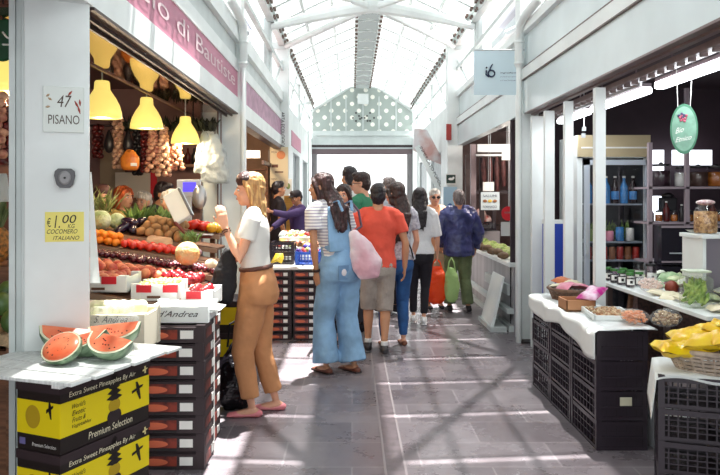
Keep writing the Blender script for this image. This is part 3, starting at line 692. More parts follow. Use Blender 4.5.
# 2 woman in denim dungarees
p2 = Human(-.10, 6.17, R_(38), 1.70, 'long-haired woman in pale blue denim dungarees and striped tee, back to camera', fem=True, skin=SK2, vox=.008, yaw=R_(40), pitch=R_(-4), lean=.19, leanx=-.13,
           legs=[(-.115, .05, .075), (.10, -.06, .075)], hipw=1.08,
           arms=[((-.24, -.02, 1.1), (-.215, .05, .86)), ((.23, .05, 1.1), (.2, .15, .9))])
p2.face(); p2.hair(HCHEST, 'long')
p2.shirt(STRIPE, z0=1.0, sl=.6, e=.018, sle=.024)
p2.pants(DENIM, [(.105, .12), (.098, .112), (.092, .1), (.10, .108), (.112, .122)], zt=1.1, end=.96, e=.02, label='wide flared pale denim legs', disp=.018)
p2.shoes(mat('brown_shoe', '6B3A2A', .5), mat('dark_sole', '2A1C1A', .7), kind='flat')
m = MB()  # back bib narrowing to straps
def bibfn(sg=1):
    for zz0, zz1, w0, w1 in ((1.04, 1.24, .16, .12), (1.24, 1.42, .12, .075)):
        m.hexa([p2.T(q) for q in ((-w0, -.118, zz0), (w0, -.118, zz0), (w0, -.095, zz0), (-w0, -.095, zz0), (-w1, -.118, zz1), (w1, -.118, zz1), (w1, -.1, zz1), (-w1, -.1, zz1))])
bibfn()
for sg in (-1, 1): m.limb([(sg*.05, -.1, 1.38), (sg*.07, -.06, 1.47), (sg*.08, .05, 1.44), (sg*.09, .12, 1.3)], [(.022, .006)]*4, side=(1, 0, 0), n=8)
p2.fin(m, 'bib', DENIM, vox=.008)
for xx in (-.075, .075):
    m = MB(); m.box((xx, -.142, .87), (.1, .012, .12), RX(.05)); o = p2.fin(m, 'back_pocket', mat('denim_pocket', '6E93B8', .8), smooth=False)
    if xx < 0:
        m = MB(); m.ell((xx, -.152, .87), (.026, .004, .03)); q = p2.fin(m, 'patch', mat('patch_white', 'E2DDE0', .7)); q.parent = o
S0, E, W = p2.joints(0); dd = (W-E).normalized()
m = MB(); m.lathe([(.03, -.01), (.032, -.008), (.032, .008), (.03, .01)], W-dd*.02, rot=dd.to_track_quat('Z', 'Y').to_matrix()); p2.fin(m, 'watch', mat('watch_brown', '3A2622', .4))
# tote bag
bc = Vector((.10, 6.02, 1.0))
TOTE = mat('tote_cloth', 'E8E4E8', .7, col2='DCAAB6', scale=3, bump=.5, bscale=12)
m = MB(); m.limb([bc+Vector((-.09, 0, .20)), bc+Vector((-.03, 0, .08)), bc+Vector((.03, 0, -.06)), bc+Vector((.04, 0, -.15))], [(.045, .03), (.10, .045), (.135, .055), (.10, .045)], side=(1, 0, .25))
B3 = m.build('tote_bag', TOTE, vox=.011, disp=.03, dscale=.1); tag(B3, 'white and pink tote bag hanging at the right hip of the woman in dungarees', 'bag')
m = MB(); m.tube([bc+Vector((-.10, -.01, .2)), p2.wpt((.12, -.14, 1.25)), p2.wpt((.12, -.1, 1.38)), p2.wpt((.13, -.01, 1.44)), p2.wpt((.14, .08, 1.38))], .011); lab(m.build('strap', mat('plum_strap', '5A4250', .7), B3), 'plum strap')

# 6 man in red tee
p6 = Human(.25, 6.88, 0, 1.62, 'dark-haired man in red t-shirt and beige shorts seen from behind', skin=SK2, vox=.009, fat=1.02,
           legs=[(-.1, .12, .08), (.06, -.05, .08)], arms=[((-.26, .02, 1.12), (-.2, .16, .95)), ((.27, -.02, 1.12), (.27, .04, .87))], sw=.195)
p6.hair(HBLACK, 'short'); p6.face(HBLACK); p6.shirt(RED, z0=.86, sl=.6, e=.016, sle=.02, disp=.02)
p6.pants(SHORT, [(.09, .11), (.088, .105), (.084, .1), (.084, .1), (.086, .1)], zt=.98, end=.1, name='shorts')
p6.shoes(mat('dark_shoe', '2E2A2E', .5), mat('shoe_sole_grey', '6D686A', .6))
for i in (0, 1):
    m = MB(); A = p6.leg(i)[2]; m.limb([A+Vector((0, 0, .0)), A+Vector((0, -.003, .06))], [.038, .038], cap=False); p6.fin(m, 'sock', mat('white_sock', 'DEDCDA', .8), vox=.008)

# 8 long-haired woman, pale top, jeans
p8 = Human(.445, 7.25, R_(8), 1.64, 'woman with very long dark hair, grey patterned top and blue skinny jeans', skin=SK, fem=True, yaw=R_(48), pitch=R_(-4), hipw=1.02,
           legs=[(-.13, .0, .075), (.09, .06, .075)], arms=[((-.2, .1, 1.1), (-.15, .3, 1.15)), ((.22, .0, 1.1), (.2, .12, .9))])
p8.face(); p8.hair(HDARK, 'verylong'); p8.shirt(mat('grey_patterned_top', 'C9C6CC', .8, col2='9A96A2', scale=40), z0=.9, sl=.6, e=.02, hem=.015)
p8.pants(JEANS, [(.095, .105), (.084, .088), (.068, .07), (.06, .064), (.042, .045)], end=.93, e=.01); p8.shoes(mat('tan_sandal', '7A4A34', .5), kind='flat')
m = MB(); m.limb([(-.1, -.1, 1.44), (.02, -.135, 1.25), (.13, -.13, 1.02), (.16, -.1, .92)], [(.012, .004)]*4, n=8); p8.fin(m, 'bag_strap', BLACKC)

# 9 woman white top black trousers
p9 = Human(.80, 8.5, R_(-6), 1.60, 'dark-haired woman in white top and black trousers behind the jeans wearer', fem=True, vox=.011,
           legs=[(-.08, .1, .08), (.05, -.02, .08)], arms=[((-.2, .1, 1.1), (-.15, .28, 1.05)), ((.22, -.0, 1.1), (.22, .1, .9))])
p9.hair(HBLACK, 'long'); p9.face(); p9.shirt(mat('white_top', 'E4E4E6', .8, bump=.4), z0=.88, sl=1.0, e=.018)
p9.pants(BLK, [(.09, .1), (.08, .085), (.062, .065), (.052, .055), (.046, .05)], end=.86, e=.008); p9.shoes(mat('white_sneaker', 'E8E8E8', .5), mat('sole_white', 'F2F2F2', .6))

# 10 elderly woman facing the camera
p10 = Human(1.12, 9.75, R_(184), 1.60, 'white-haired woman in sunglasses and apricot top, facing the camera', fem=True, fat=1.08, vox=.011, yaw=R_(0),
            arms=[((-.22, .04, 1.12), (-.2, .12, .9)), ((.22, .04, 1.12), (.2, .1, .9))])
p10.face(HGREY, 'sun'); p10.hair(HWHITE, 'short'); p10.shirt(mat('apricot_top', 'D69A72', .8), z0=.8, sl=.6, e=.02)
m = MB()
for sg in (-1, 1): m.limb([p10.T((sg*.06, .02, 1.46)), p10.T((sg*.1, .12, 1.3)), p10.T((sg*.12, .125, 1.1)), p10.T((sg*.13, .13, .84))], [(.045, .014)]*4, side=(1, 0, 0))
p10.fin(m, 'cardigan', mat('cream_cardigan', 'DCC9A8', .85), vox=.01)
p10.pants(mat('beige_skirt', 'A98C74', .8), [(.11, .11)]*5, end=.8); p10.shoes(BLK, kind='flat')

# 11 man navy jacket
p11 = Human(1.385, 9.35, R_(6), 1.585, 'grey-haired man in shiny navy jacket and green trousers walking away', skin=SK2, fat=1.04, vox=.011, sw=.195,
            legs=[(-.12, .04, .08), (.13, -.03, .08)], arms=[((-.27, .0, 1.12), (-.22, .16, .92)), ((.29, -.0, 1.12), (.27, .1, .88))])
p11.hair(HGREY, 'short'); p11.face(HGREY); p11.shirt(NAVY, z0=.80, sl=1.92, e=.045, sle=.03, disp=.035, name='jacket', belly=.02)
p11.pants(OLIVE, [(.11, .12), (.1, .105), (.085, .09), (.08, .088), (.082, .09)], end=.9, disp=.02); p11.shoes(mat('black_shoe', '1E1B1F', .4), mat('shoe_sole_grey', '6D686A', .6))
# 4 tall man, white shirt
p4 = Human(-.03, 8.75, R_(20), 1.86, 'tall dark-haired man in white shirt behind the woman in dungarees', skin=SK2, vox=.011, yaw=R_(15))
p4.hair(HBLACK, 'short'); p4.face(); p4.shirt(mat('white_shirt', 'E4E6E8', .8), z0=.85, sl=1.9); p4.pants(BLK, [(.1, .11), (.09, .095), (.075, .08), (.07, .075), (.07, .075)], end=.95); p4.shoes(BLK)
# 5 glasses man green shirt
p5 = Human(.12, 8.05, R_(60), 1.77, 'bespectacled dark-haired man in green shirt seen in profile', skin=SK, vox=.010, yaw=R_(25), pitch=R_(-6))
p5.hair(HDARK, 'short'); p5.face(HDARK, 'clear'); p5.shirt(GREEN, z0=.85, sl=.7); p5.pants(mat('charcoal_trousers', '34323A', .8), [(.1, .11), (.09, .095), (.075, .08), (.07, .075), (.07, .075)], end=.95); p5.shoes(BLK)
# 3 woman facing back
p3 = Human(-.085, 7.35, R_(150), 1.62, 'brown-haired woman facing the camera over the shoulder of the dungarees wearer', fem=True, vox=.010, yaw=R_(14), arms=[((-.2, .1, 1.1), (-.12, .3, 1.1)), ((.2, .1, 1.1), (.12, .3, 1.1))])
p3.hair(HDARK, 'long'); p3.face(); p3.shirt(mat('grey_top', '8C8690', .8), z0=.85, sl=.6); p3.pants(BLK, [(.09, .1), (.08, .085), (.062, .065), (.052, .055), (.046, .05)], end=.9); p3.shoes(BLK, kind='flat')
# 7 grey-haired man further off
p7 = Human(.48, 9.3, R_(25), 1.74, 'grey-haired man mostly hidden beyond the man in red', skin=SK, vox=.012, yaw=R_(20))
p7.hair(HGREY, 'short'); p7.face(HGREY); p7.shirt(mat('pale_blue_shirt', 'B6BEC8', .8), z0=.85, sl=.7); p7.pants(BLK, [(.1, .11), (.09, .095), (.075, .08), (.07, .075), (.07, .075)], end=.95); p7.shoes(BLK)
# carrier bags of the far walkers
def carrier(c, h, w_, mt, label, hh=.16):
    c = Vector(c); m = MB(); m.limb([c, c+Vector((0, 0, h*.3)), c+Vector((0, 0, h*.75)), c+Vector((0, 0, h))], [(w_*.75, w_*.5), (w_, w_*.65), (w_*.85, w_*.5), (w_*.5, w_*.2)], side=(1, 0, 0))
    o = m.build('carrier_bag', mt, vox=.012, disp=.04, dscale=.08); tag(o, label, 'bag')
    m = MB()
    for a_ in (-1, 1): m.limb([c+Vector((a_*w_*.5, 0, h*.9)), c+Vector((a_*w_*.3, 0, h+hh*.6)), c+Vector((0, 0, h+hh))], [(.014, .004)]*3, n=6)
    m.build('handle', mt, o); return o
carrier((1.07, 9.1, .20), .40, .145, OBAG, 'orange carrier bag held between the white-top woman and the navy-jacket man', .12)
carrier((1.25, 9.05, .22), .38, .10, GBAG, 'pale green carrier bag next to the orange bag', .14)
# stall keepers and customers inside
def bust(x, y, rz, H, label, skin, hairm, style, top, yaw=0, glasses=None, fem=False, arms=None, z=0, sl=.6, name='shirt', pitch=0):
    p = Human(x, y, rz, H, label, skin=skin, fem=fem, vox=.011, yaw=yaw, arms=arms, z=z, pitch=pitch)
    if hairm: p.hair(hairm, style)
    p.face(HDARK, glasses); p.shirt(top, z0=.85, sl=sl, name=name); p.pants(BLK, [(.09, .1), (.08, .085), (.062, .065), (.052, .055), (.05, .055)], end=.95); p.shoes(BLK); return p
YOL = mat('mustard_jacket', '9C7F3C', .8)
b1 = bust(-2.25, 6.5, R_(200), 1.60, 'brown-scarfed woman in mustard jacket at the left end of the fruit stall', SK2, None, None, YOL, fem=True, sl=1.9)
m = MB(); b1.hell(m, (0, -.02, .04), (.09, .1, .095)); b1.hell(m, (0, -.035, -.04), (.085, .075, .11)); b1.fin(m, 'head_scarf', mat('brown_scarf', '4A2A28', .7), vox=.01)
bust(-2.24, 7.05, R_(215), 1.60, 'orange-haired woman in mustard coat inside the fruit stall', SK, HORANGE, 'bob', YOL, fem=True, sl=1.9, yaw=.5)
bust(-2.18, 7.55, R_(160), 1.55, 'white-haired customer between the orange-haired woman and the seller', SK, HWHITE, 'short', mat('beige_coat', 'C9B8A4', .8), sl=1.9)
bust(-1.87, 7.05, R_(230), 1.64, 'dark-haired seller in black tee bending inside the fruit stall', SK2, HBLACK, 'short', BLK, yaw=.4, pitch=R_(-14), arms=[((-.25, .12, 1.14), (-.2, .3, 1.1)), ((.25, .12, 1.14), (.15, .32, 1.1))])
bust(-1.63, 6.5, R_(150), 1.56, 'white-haired woman beside the blue scale screen', SK, HWHITE, 'bob', mat('pale_coat', 'CFC6BE', .8), fem=True, sl=1.9)
bust(-1.18, 11.5, R_(-70), 1.74, 'seller in black tee behind the second left counter', SK2, HBLACK, 'short', BLK, yaw=0)
pp = bust(-.82, 11.0, R_(120), 1.60, 'person in purple jacket and dark cap reaching over the second left counter', SK2, HBLACK, 'short', mat('purple_jacket', '4B3C70', .8), sl=1.9, name='jacket', yaw=.3, pitch=R_(-18), arms=[((-.1, .28, 1.3), (-.05, .5, 1.36)), ((.15, .28, 1.16), (.08, .48, 1.06))])
m = MB(); pp.hell(m, (0, -.01, .06), (.088, .1, .07)); pp.hell(m, (0, .1, .05), (.05, .05, .008)); pp.fin(m, 'cap', BLK, vox=.008)
# ============================================================ LEFT FOREGROUND
ORD = ['lowest', 'second from bottom', 'third from bottom', 'fourth from bottom', 'fifth from bottom', 'sixth from bottom', 'seventh from bottom', 'eighth from bottom', 'ninth from bottom', 'tenth from bottom']
def oncolrect(x0, y0, x1, y1, name, mt, label, cat, th=.01, bevel=.002):
    """flat plate on the near column; returns the object, lower-left corner, width, height"""
    a0 = oncol(x0, y1, 0); b0 = oncol(x1, y1, 0); t0 = oncol(x0, y0, 0); w_ = (Vector((b0.x, b0.y, 0))-Vector((a0.x, a0.y, 0))).length; h = t0.z-a0.z
    m = MB(); c = a0+COLU*w_/2+Z1*h/2+COLN*th/2; R = Matrix((COLU, -COLN, Z1)).transposed()
    m.box(c, (w_, th, h), R); o = m.build(name, mt, bevel=bevel); 
    if label: tag(o, label, cat)
    return o, a0+COLN*(th), w_, h
pl, c0, pw, ph = oncolrect(43, 86, 84, 132, 'wall_plaque', mat('glazed_tile', 'DCE3DE', .25), 'painted ceramic plaque with number 47 and red chillies on the near column', 'plaque')
BRN = mat('brown_glaze', '4A3A30', .5)
text('47', c0+COLU*pw*.34+Z1*ph*.55, COLU, Z1, pw*.36, BRN, pl, height=ph*.26, shear=.2)
text('PISANO', c0+COLU*pw*.13+Z1*ph*.18, COLU, Z1, pw*.76, BRN, pl, height=ph*.2)
for (uu, vv, rr, an) in ((.66, .86, .07, .9), (.82, .62, .1, -1.1), (.88, .5, .1, -1.3), (.90, .66, .08, -1.5), (.12, .8, .05, .7), (.17, .72, .05, -.6), (.12, .55, .05, .2)):
    m = MB(); q = c0+COLU*pw*uu+Z1*ph*vv; dv = COLU*math.cos(an)+Z1*math.sin(an)
    m.limb([q-dv*pw*rr, q, q+dv*pw*rr], [.002, .0055, .0015], n=8); lab(m.build('chilli_relief', mat('chilli_red', 'A33A2C', .4) if uu > .5 else mat('straw_glaze', 'B59A78', .5), pl, smooth=True), 'painted red chilli' if uu > .5 else 'painted garlic sprig')
pc, c0, pw, ph = oncolrect(45, 212, 84, 242, 'price_card', mat('yellow_card', 'EFE37C', .7), 'yellow handwritten price card reading 1.00 kg on the near column', 'card', th=.004)
text('€', c0+COLU*pw*.05+Z1*ph*.5, COLU, Z1, pw*.1, INK, pc, height=ph*.3)
text('1.', c0+COLU*pw*.24+Z1*ph*.46, COLU, Z1, pw*.14, INK, pc, height=ph*.42, shear=.2)
text('00', c0+COLU*pw*.44+Z1*ph*.62, COLU, Z1, pw*.36, INK, pc, height=ph*.28, shear=.2)
text('KG', c0+COLU*pw*.58+Z1*ph*.45, COLU, Z1, pw*.18, INK, pc, height=ph*.14, shear=.2)
text('COCOMERO', c0+COLU*pw*.05+Z1*ph*.27, COLU, Z1, pw*.78, INK, pc, height=ph*.15, shear=.3)
text('ITALIANO', c0+COLU*pw*.2+Z1*ph*.06, COLU, Z1, pw*.68, INK, pc, height=ph*.13, shear=.3)
# alarm key reader
q = oncol(65, 178, 0); m = MB(); R = Matrix((COLU, -COLN, Z1)).transposed()
m.prism([q+COLU*x*1.15+Z1*z*1.15+COLN*0 for x, z in ((-.024, .036), (.024, .036), (.036, .026), (.038, .008), (.03, -.026), (.018, -.038), (-.018, -.038), (-.03, -.026), (-.038, .008), (-.036, .026))], COLN*.026)
bell = m.build('door_alarm_reader', mat('charcoal_plastic', '4B4A4E', .35), bevel=.002); tag(bell, 'small dark grey rounded alarm reader on the near column', 'alarm')
m = MB(); m.lathe([(.02, .028), (.026, .03), (.02, .034)], q, rot=Matrix((COLU, Z1, COLN)).transposed(), sc=(1, 1.2), n=20); lab(m.build('face_plate', mat('mid_grey_plastic', '8B8A8C', .35), bell), 'paler grey face plate')
m = MB(); m.ell(q+COLN*.034, .005); m.build('button', INK, bell)

# pineapple cartons (dark with yellow band)
def pineapple_box(loc, rz, label, L=.50, Wd=.22, H=.262, detail=True):
    t = thing('pineapple_carton', loc, label, 'carton', 'pineapple cartons', rz)
    def bb(lo, hi, n, mt, par=t): m = MB(); m.b2(lo, hi); return m.build(n, mt, par, world=False)
    bb((0, 0, 0), (L, Wd, H-.012), 'carton_body', BLKPRINT)
    bb((-.004, -.004, H-.035), (L+.004, Wd+.004, H), 'lid', CARTON)
    yb = bb((.0, -.002, .062), (L, .0, .192), 'yellow_band', YEL); lab(yb, 'bright yellow printed band'); ys = bb((-.002, 0, .062), (0, Wd, .192), 'yellow_band', YEL); lab(ys, 'bright yellow printed band')
    if not detail: return t
    def tx(s_, x, z, w_, h_, mt, par, shear=.15): text(s_, (x, -.004, z), X1, Z1, w_, mt, par, height=h_, shear=shear, world=False)
    tx('Extra Sweet Pineapples By Air', .04, .202, .37, .026, mat('bright_lettering', 'F2EBCB', .6), t)
    tx('Premium Selection', .14, .018, .25, .028, _M['bright_lettering'], t)
    for i, s_ in enumerate(("World's", 'Exotic', 'Fruits &', 'Vegetables')): tx(s_, .055, .16-i*.026, .07 if i < 3 else .1, .018, BLKPRINT, yb, .4)
    m = MB()  # pineapple print
    for k in range(5):
        ww = .046-.006*k; zz = .138+k*.022; m.prism([(.285-ww, -.003, zz+.008), (.285, -.003, zz-.006), (.285+ww, -.003, zz+.008), (.285, -.003, zz+.03)], (0, -.001, 0))
    lab(m.build('crown_print', BLKPRINT, t, world=False), 'black pineapple crown print')
    m = MB(); m.ell((.285, -.003, .115), (.034, .0015, .03), u=20); lab(m.build('fruit_print', mat('olive_print', 'B99A16', .6), yb, world=False), 'olive pineapple print')
    m = MB(); m.ell((.285, -.003, .075), (.04, .0015, .026)); m.b2((.245, -.0035, .045), (.325, -.002, .075)); m.build('hand_hole', DBROWN, t, world=False)
    m = MB(); cx, cz = .425, .14
    m.prism([(cx-.035, -.003, cz-.005), (cx+.03, -.003, cz+.012), (cx+.035, -.003, cz+.02), (cx+.02, -.003, cz+.02), (cx-.035, -.003, cz+.006)], (0, -.001, 0))
    m.prism([(cx-.008, -.003, cz), (cx+.012, -.003, cz-.04), (cx+.02, -.003, cz-.038), (cx+.012, -.003, cz+.01)], (0, -.001, 0)); m.prism([(cx-.008, -.003, cz+.008), (cx-.012, -.003, cz+.04), (cx-.002, -.003, cz+.04), (cx+.014, -.003, cz+.012)], (0, -.001, 0))
    lab(m.build('aeroplane_print', BLKPRINT, yb, world=False), 'black aeroplane print')
    m = MB(); m.prism([(cx+.03, -.005, .215), (cx+.06, -.005, .222), (cx+.06, -.005, .227), (cx+.03, -.005, .222)], (0, -.001, 0)); m.prism([(cx+.042, -.005, .205), (cx+.05, -.005, .206), (cx+.05, -.005, .236), (cx+.04, -.005, .236)], (0, -.001, 0)); m.build('small_plane_print', TPRINT, t, world=False)
    m = MB(); m.ell((-.003, Wd*.62, .13), (.0015, .038, .045)); lab(m.build('fruit_print', mat('olive_print', 'B99A16', .6), ys, world=False), 'olive pineapple print')
    m = MB(); m.prism([(-.003, Wd*.3, .15), (-.003, Wd*.14, .175), (-.003, Wd*.14, .185), (-.003, Wd*.3, .165)], (-.001, 0, 0)); m.prism([(-.003, Wd*.25, .16), (-.003, Wd*.2, .13), (-.003, Wd*.18, .13), (-.003, Wd*.19, .18), (-.003, Wd*.22, .2), (-.003, Wd*.24, .2)], (-.001, 0, 0)); lab(m.build('aeroplane_print', BLKPRINT, ys, world=False), 'black aeroplane print')
    text('Premium Selection', (-.004, Wd*.62, .02), -Y1, Z1, Wd*.55, WPRINT, t, height=.014, world=False)
    m = MB(); m.b2((-.004, Wd*.8, .02), (-.002, Wd*.93, .045)); m.build('stamp', mat('violet_stamp', '6F6AA0', .6), t, world=False)
    return t
ux = R_(66)
for k in range(3): pineapple_box((-1.095, 2.7, k*.265), ux, 'black and yellow pineapple carton, %s in the near stack' % ['lowest', 'middle', 'topmost'][k])
# slatted white board with melon quarters
brd = thing('slatted_board', (-1.03, 2.62, .796), 'white slatted wooden board on top of the pineapple cartons', 'board', rz=R_(70))
for k in range(6):
    m = MB(); m.box((.055+k*.118, .3, .018), (.108, .62+.02*(k % 2), .014)); lab(m.build('slat', mat('white_worn_wood', 'EAEEEC', .6, var=.15, scale=8, stretch=(2, 10, 2)), brd, world=False, bevel=.003), 'white worn slat') if k == 0 else m.build('slat', _M['white_worn_wood'], brd, world=False, bevel=.003)
for yy in (.06, .54):
    m = MB(); m.box((.35, yy, .006), (.70, .04, .012)); m.build('batten', _M['white_worn_wood'], brd, world=False)
FLESH = mat('watermelon_flesh', 'E96A44', .3, col2='F08E66', scale=10); RIND = mat('watermelon_rind', '35543A', .4, col2='8AA384', scale=7, stretch=(1, 4, 1)); PITH = mat('watermelon_pith', 'E3E6C8', .5); SEED = mat('seed', '2A1812', .4)
def melon(loc, r, rot, label):
    t = bpy.data.objects.new('watermelon_piece', None); COL.objects.link(t); t.location = loc; t.rotation_euler = rot; tag(t, label, 'watermelon', 'cut watermelons on the white board')
    def hemi(rr, z1, sq=.62, n=24):   # half ball, flat face up (+Z)
        m = MB(); pr = [(.001, -rr*sq)]+[(rr*math.sin(k/8*math.pi/2), -rr*sq*math.cos(k/8*math.pi/2)) for k in range(1, 9)]; pr.append((rr, z1)); m.lathe(pr, n=n, sc=(1, .82)); return m
    hemi(r, 0).build('rind', RIND, t, world=False, smooth=False)
    m = MB(); m.lathe([(r*.97, 0), (r*.97, .002)], n=24, sc=(1, .82)); m.build('pith', PITH, t, world=False)
    m = MB(); m.lathe([(r*.9, .001), (r*.88, .006), (r*.5, .01), (.001, .012)], n=24, sc=(1, .82)); f = m.build('flesh', FLESH, t, world=False, smooth=True)
    m = MB()
    for k in range(14):
        a_ = k*2.4; q = r*(.35+.35*((k*7) % 5)/5); m.ell((q*math.cos(a_), q*.82*math.sin(a_), .009), (.003, .0045, .002), u=6, v=4)
    m.build('seeds', SEED, f, world=False)['kind'] = 'stuff'
    return t
zb = .825
def wedge(loc, r, rx, rot, label):   # quarter of a melon resting on its rind, ridge along x
    t = bpy.data.objects.new('watermelon_piece', None); COL.objects.link(t); t.location = loc; t.rotation_euler = rot; tag(t, label, 'watermelon', 'cut watermelons on the white board')
    N = 18; K = 8; th0, th1 = R_(-142), R_(-38)
    def pt(i, a_, f=1.): x = -rx+2*rx*i/N; q = r*math.sqrt(max(0, 1-(x/rx)**2))*f; return Vector((x*f, q*math.cos(a_), q*math.sin(a_)))
    m = MB(); m.add([pt(i, th0+(th1-th0)*k/K) for k in range(K+1) for i in range(N+1)], [(k*(N+1)+i, k*(N+1)+i+1, (k+1)*(N+1)+i+1, (k+1)*(N+1)+i) for k in range(K) for i in range(N)]); m.build('rind', RIND, t, world=False, smooth=True, solid=.004)
    for a_, sg in ((th0, -1), (th1, 1)):
        nn = Vector((0, -math.sin(a_)*-1, 0)); nn = Vector((0, math.sin(a_), -math.cos(a_)))*(1 if sg < 0 else -1)
        if nn.z < 0: nn = -nn
        m = MB(); m.prism([pt(i, a_) for i in range(N+1)], nn*.001); m.build('pith', PITH, t, world=False)
        m = MB(); m.prism([pt(i, a_, .9)+nn*.001 for i in range(N+1)], nn*.003); fl = m.build('flesh', FLESH, t, world=False)
        m = MB()
        for k in range(9): q = pt(3+(k*5) % 13, a_, .35+.2*(k % 3))+nn*.004; m.ell(q, (.004, .003, .003), u=6, v=4)
        m.build('seeds', SEED, fl, world=False)['kind'] = 'stuff'
    return t
melon(P(61, 349, 2.93).xy.to_3d()+Vector((0, 0, zb+.066)), .096, (R_(40), R_(4), R_(-30)), 'large watermelon half with its cut face forward, leftmost on the board')
wedge(P(66, 330, 3.16).xy.to_3d()+Vector((0, 0, zb+.10)), .10, .11, (R_(-6), R_(8), R_(14)), 'watermelon piece lying behind the leftmost half')
wedge(P(88, 334, 3.06).xy.to_3d()+Vector((.0, 0, zb+.095)), .098, .10, (R_(-8), R_(-14), R_(-22)), 'tilted watermelon piece in the middle of the board')
wedge(P(112, 345, 3.0).xy.to_3d()+Vector((0, 0, zb+.095)), .098, .10, (R_(-5), R_(10), R_(-16)), 'watermelon half at the right front of the board')
wedge(P(110, 330, 3.22).xy.to_3d()+Vector((.02, 0, zb+.105)), .105, .115, (R_(-8), R_(-5), R_(10)), 'watermelon half behind the right front piece')

# dark fruit cartons
FRUITP = mat('persimmon_print', '8E3524', .5, col2='3E1816', scale=14)
def carton(wd, dp, h, loc, label, group, col=CARTON, side=True):
    t = thing('fruit_carton', loc, label, 'carton', group)
    m = MB(); m.b2((0, 0, 0), (wd, dp, h*.86)); m.b2((0, 0, h*.86), (wd*.12, dp, h)); m.b2((wd*.88, 0, h*.86), (wd, dp, h)); m.b2((wd*.1, .01, h*.86), (wd*.9, dp-.01, h*.93)); m.build('carton_body', col, t, world=False)
    m = MB(); m.b2((wd*.06, -.002, h*.2), (wd*.62, 0, h*.74)); a_ = m.build('printed_panel', FRUITP, t, world=False); lab(a_, 'orange-red printed panel')
    m = MB(); m.ell((wd*.3, -.002, h*.42), (wd*.2, .002, h*.2)); q = m.build('fruit_print', mat('fruit_bright', 'D46A48', .5), a_, world=False)
    m = MB(); m.b2((wd*.66, -.003, h*.24), (wd*.84, 0, h*.7)); lab(m.build('label', WPRINT, t, world=False), 'white paper label')
    m = MB(); m.b2((wd*.3, -.003, h*.04), (wd*.62, 0, h*.16)); m.build('hand_hole', INK, t, world=False)
    if side:
        m = MB(); m.b2((wd, dp*.1, h*.2), (wd+.002, dp*.6, h*.74)); m.build('side_print', FRUITP, t, world=False)
        m = MB(); m.b2((wd, dp*.66, h*.24), (wd+.003, dp*.88, h*.7)); m.build('side_label', WPRINT, t, world=False)
    return t
H0 = .0985
c1 = carton(.40, .30, H0, (-1.212, 3.96, 0), 'dark fruit carton, lowest of the near front stack', 'near stacked fruit cartons')
for st, yy in (('front', 3.96), ('rear', 4.30)):
    for k in range(8):
        if st == 'front' and k == 0: continue
        dup(c1, (-1.212-(.03 if st == 'rear' else 0)+.004*math.sin(k*3), yy, k*(H0+.001)), 0, 'dark fruit carton, %s in the near %s stack' % (ORD[k] if k < 7 else 'topmost', st))
m = MB(); m.b2((-.807, 4.20, 0), (-.803, 4.215, .8)); m.b2((-1.21, 4.2, .796), (-.803, 4.215, .799)); tag(m.build('packing_strap', WPRINT), 'white plastic strap down the side of the near carton stack', 'strap')
# white crates with script
SCR = mat('script_ink', '2A2A34', .6)
def white_crate(lo, hi, body, label, script, wt=.012, mt=WHITE):
    t = thing('fruit_crate', ((lo[0]+hi[0])/2, (lo[1]+hi[1])/2, lo[2]), label, 'crate')
    x0, y0, z0 = lo; x1, y1, z1 = hi
    m = MB(); m.b2((x0, y0, z0), (x1, y0+wt, z1-.012)); m.b2((x0, y1-wt, z0), (x1, y1, z1-.012)); m.b2((x0, y0, z0), (x0+wt, y1, z1-.012)); m.b2((x1-wt, y0, z0), (x1, y1, z1-.012)); m.b2((x0, y0, z0), (x1, y1, z0+.008))
    for a_ in (x0, x1-.05):
        for b_ in (y0, y1-.05): m.b2((a_-.002, b_-.002, z0+.001), (a_+.052, b_+.052, z1))
    m.b2((x0, y0-.001, z1-.02), (x1, y0+wt, z1-.005)); m.build('crate_wall', mt, t)
    if script: text(script, (x0+(x1-x0)*.18, y0-.004, z0+(z1-z0)*.36), X1, Z1, (x1-x0)*.66, SCR, t, height=(z1-z0)*.36, shear=.5, name='lettering')
    return t
white_crate((-1.14, 4.0, .80), (-.80, 4.28, .895), None, 'white low fruit crate with script lettering on top of the front carton stack', "d'Andrea")
m = MB(); 
for i in range(5): m.box((-.97+.02*i, 4.14, .83+.012*i), (.3, .2, .006), RY(.05*i-.1))
tag(m.build('paper_liner', PAPER), 'loose white paper liners inside the white script crate', 'paper')
# fruit stand (long white body)
m = MB(); m.b2((-2.6, 4.3, 0), (-1.25, 6.3, .70)); m.b2((-1.5, 3.58, 0), (-1.125, 3.92, .715)); st_ = m.build('market_stand', WHITE2); tag(st_, 'white market stand body under the fruit display', 'stand')
white_crate((-1.46, 3.6, .72), (-1.04, 3.9, .915), None, 'white wooden crate holding produce wrapped in clear plastic behind the watermelons', None, mt=mat('cream_crate', 'E0D9C4', .6))
m = MB(); 
for i in range(7): m.limb([(-1.40+.05*i, 3.72, .76), (-1.39+.05*i, 3.75, .945)], [(.02, .03), (.028, .035)])
o = m.build('wrapped_celery', mat('pale_celery', 'D9E3B6', .5, col2='F0E6D6', scale=16), vox=.012); tag(o, 'pale green and white wrapped vegetables standing in the wooden crate', 'vegetables', kind='stuff')
m = MB(); m.limb([(-1.24, 3.59, .78), (-1.24, 3.58, .87), (-1.25, 3.60, .95)], [(.17, .012), (.2, .014), (.17, .01)], side=(1, 0, 0)); tag(m.build('plastic_wrap', CLEARBAG, vox=.012, disp=.03, dscale=.05), 'crumpled clear plastic hanging over the front of the wooden crate', 'plastic wrap')

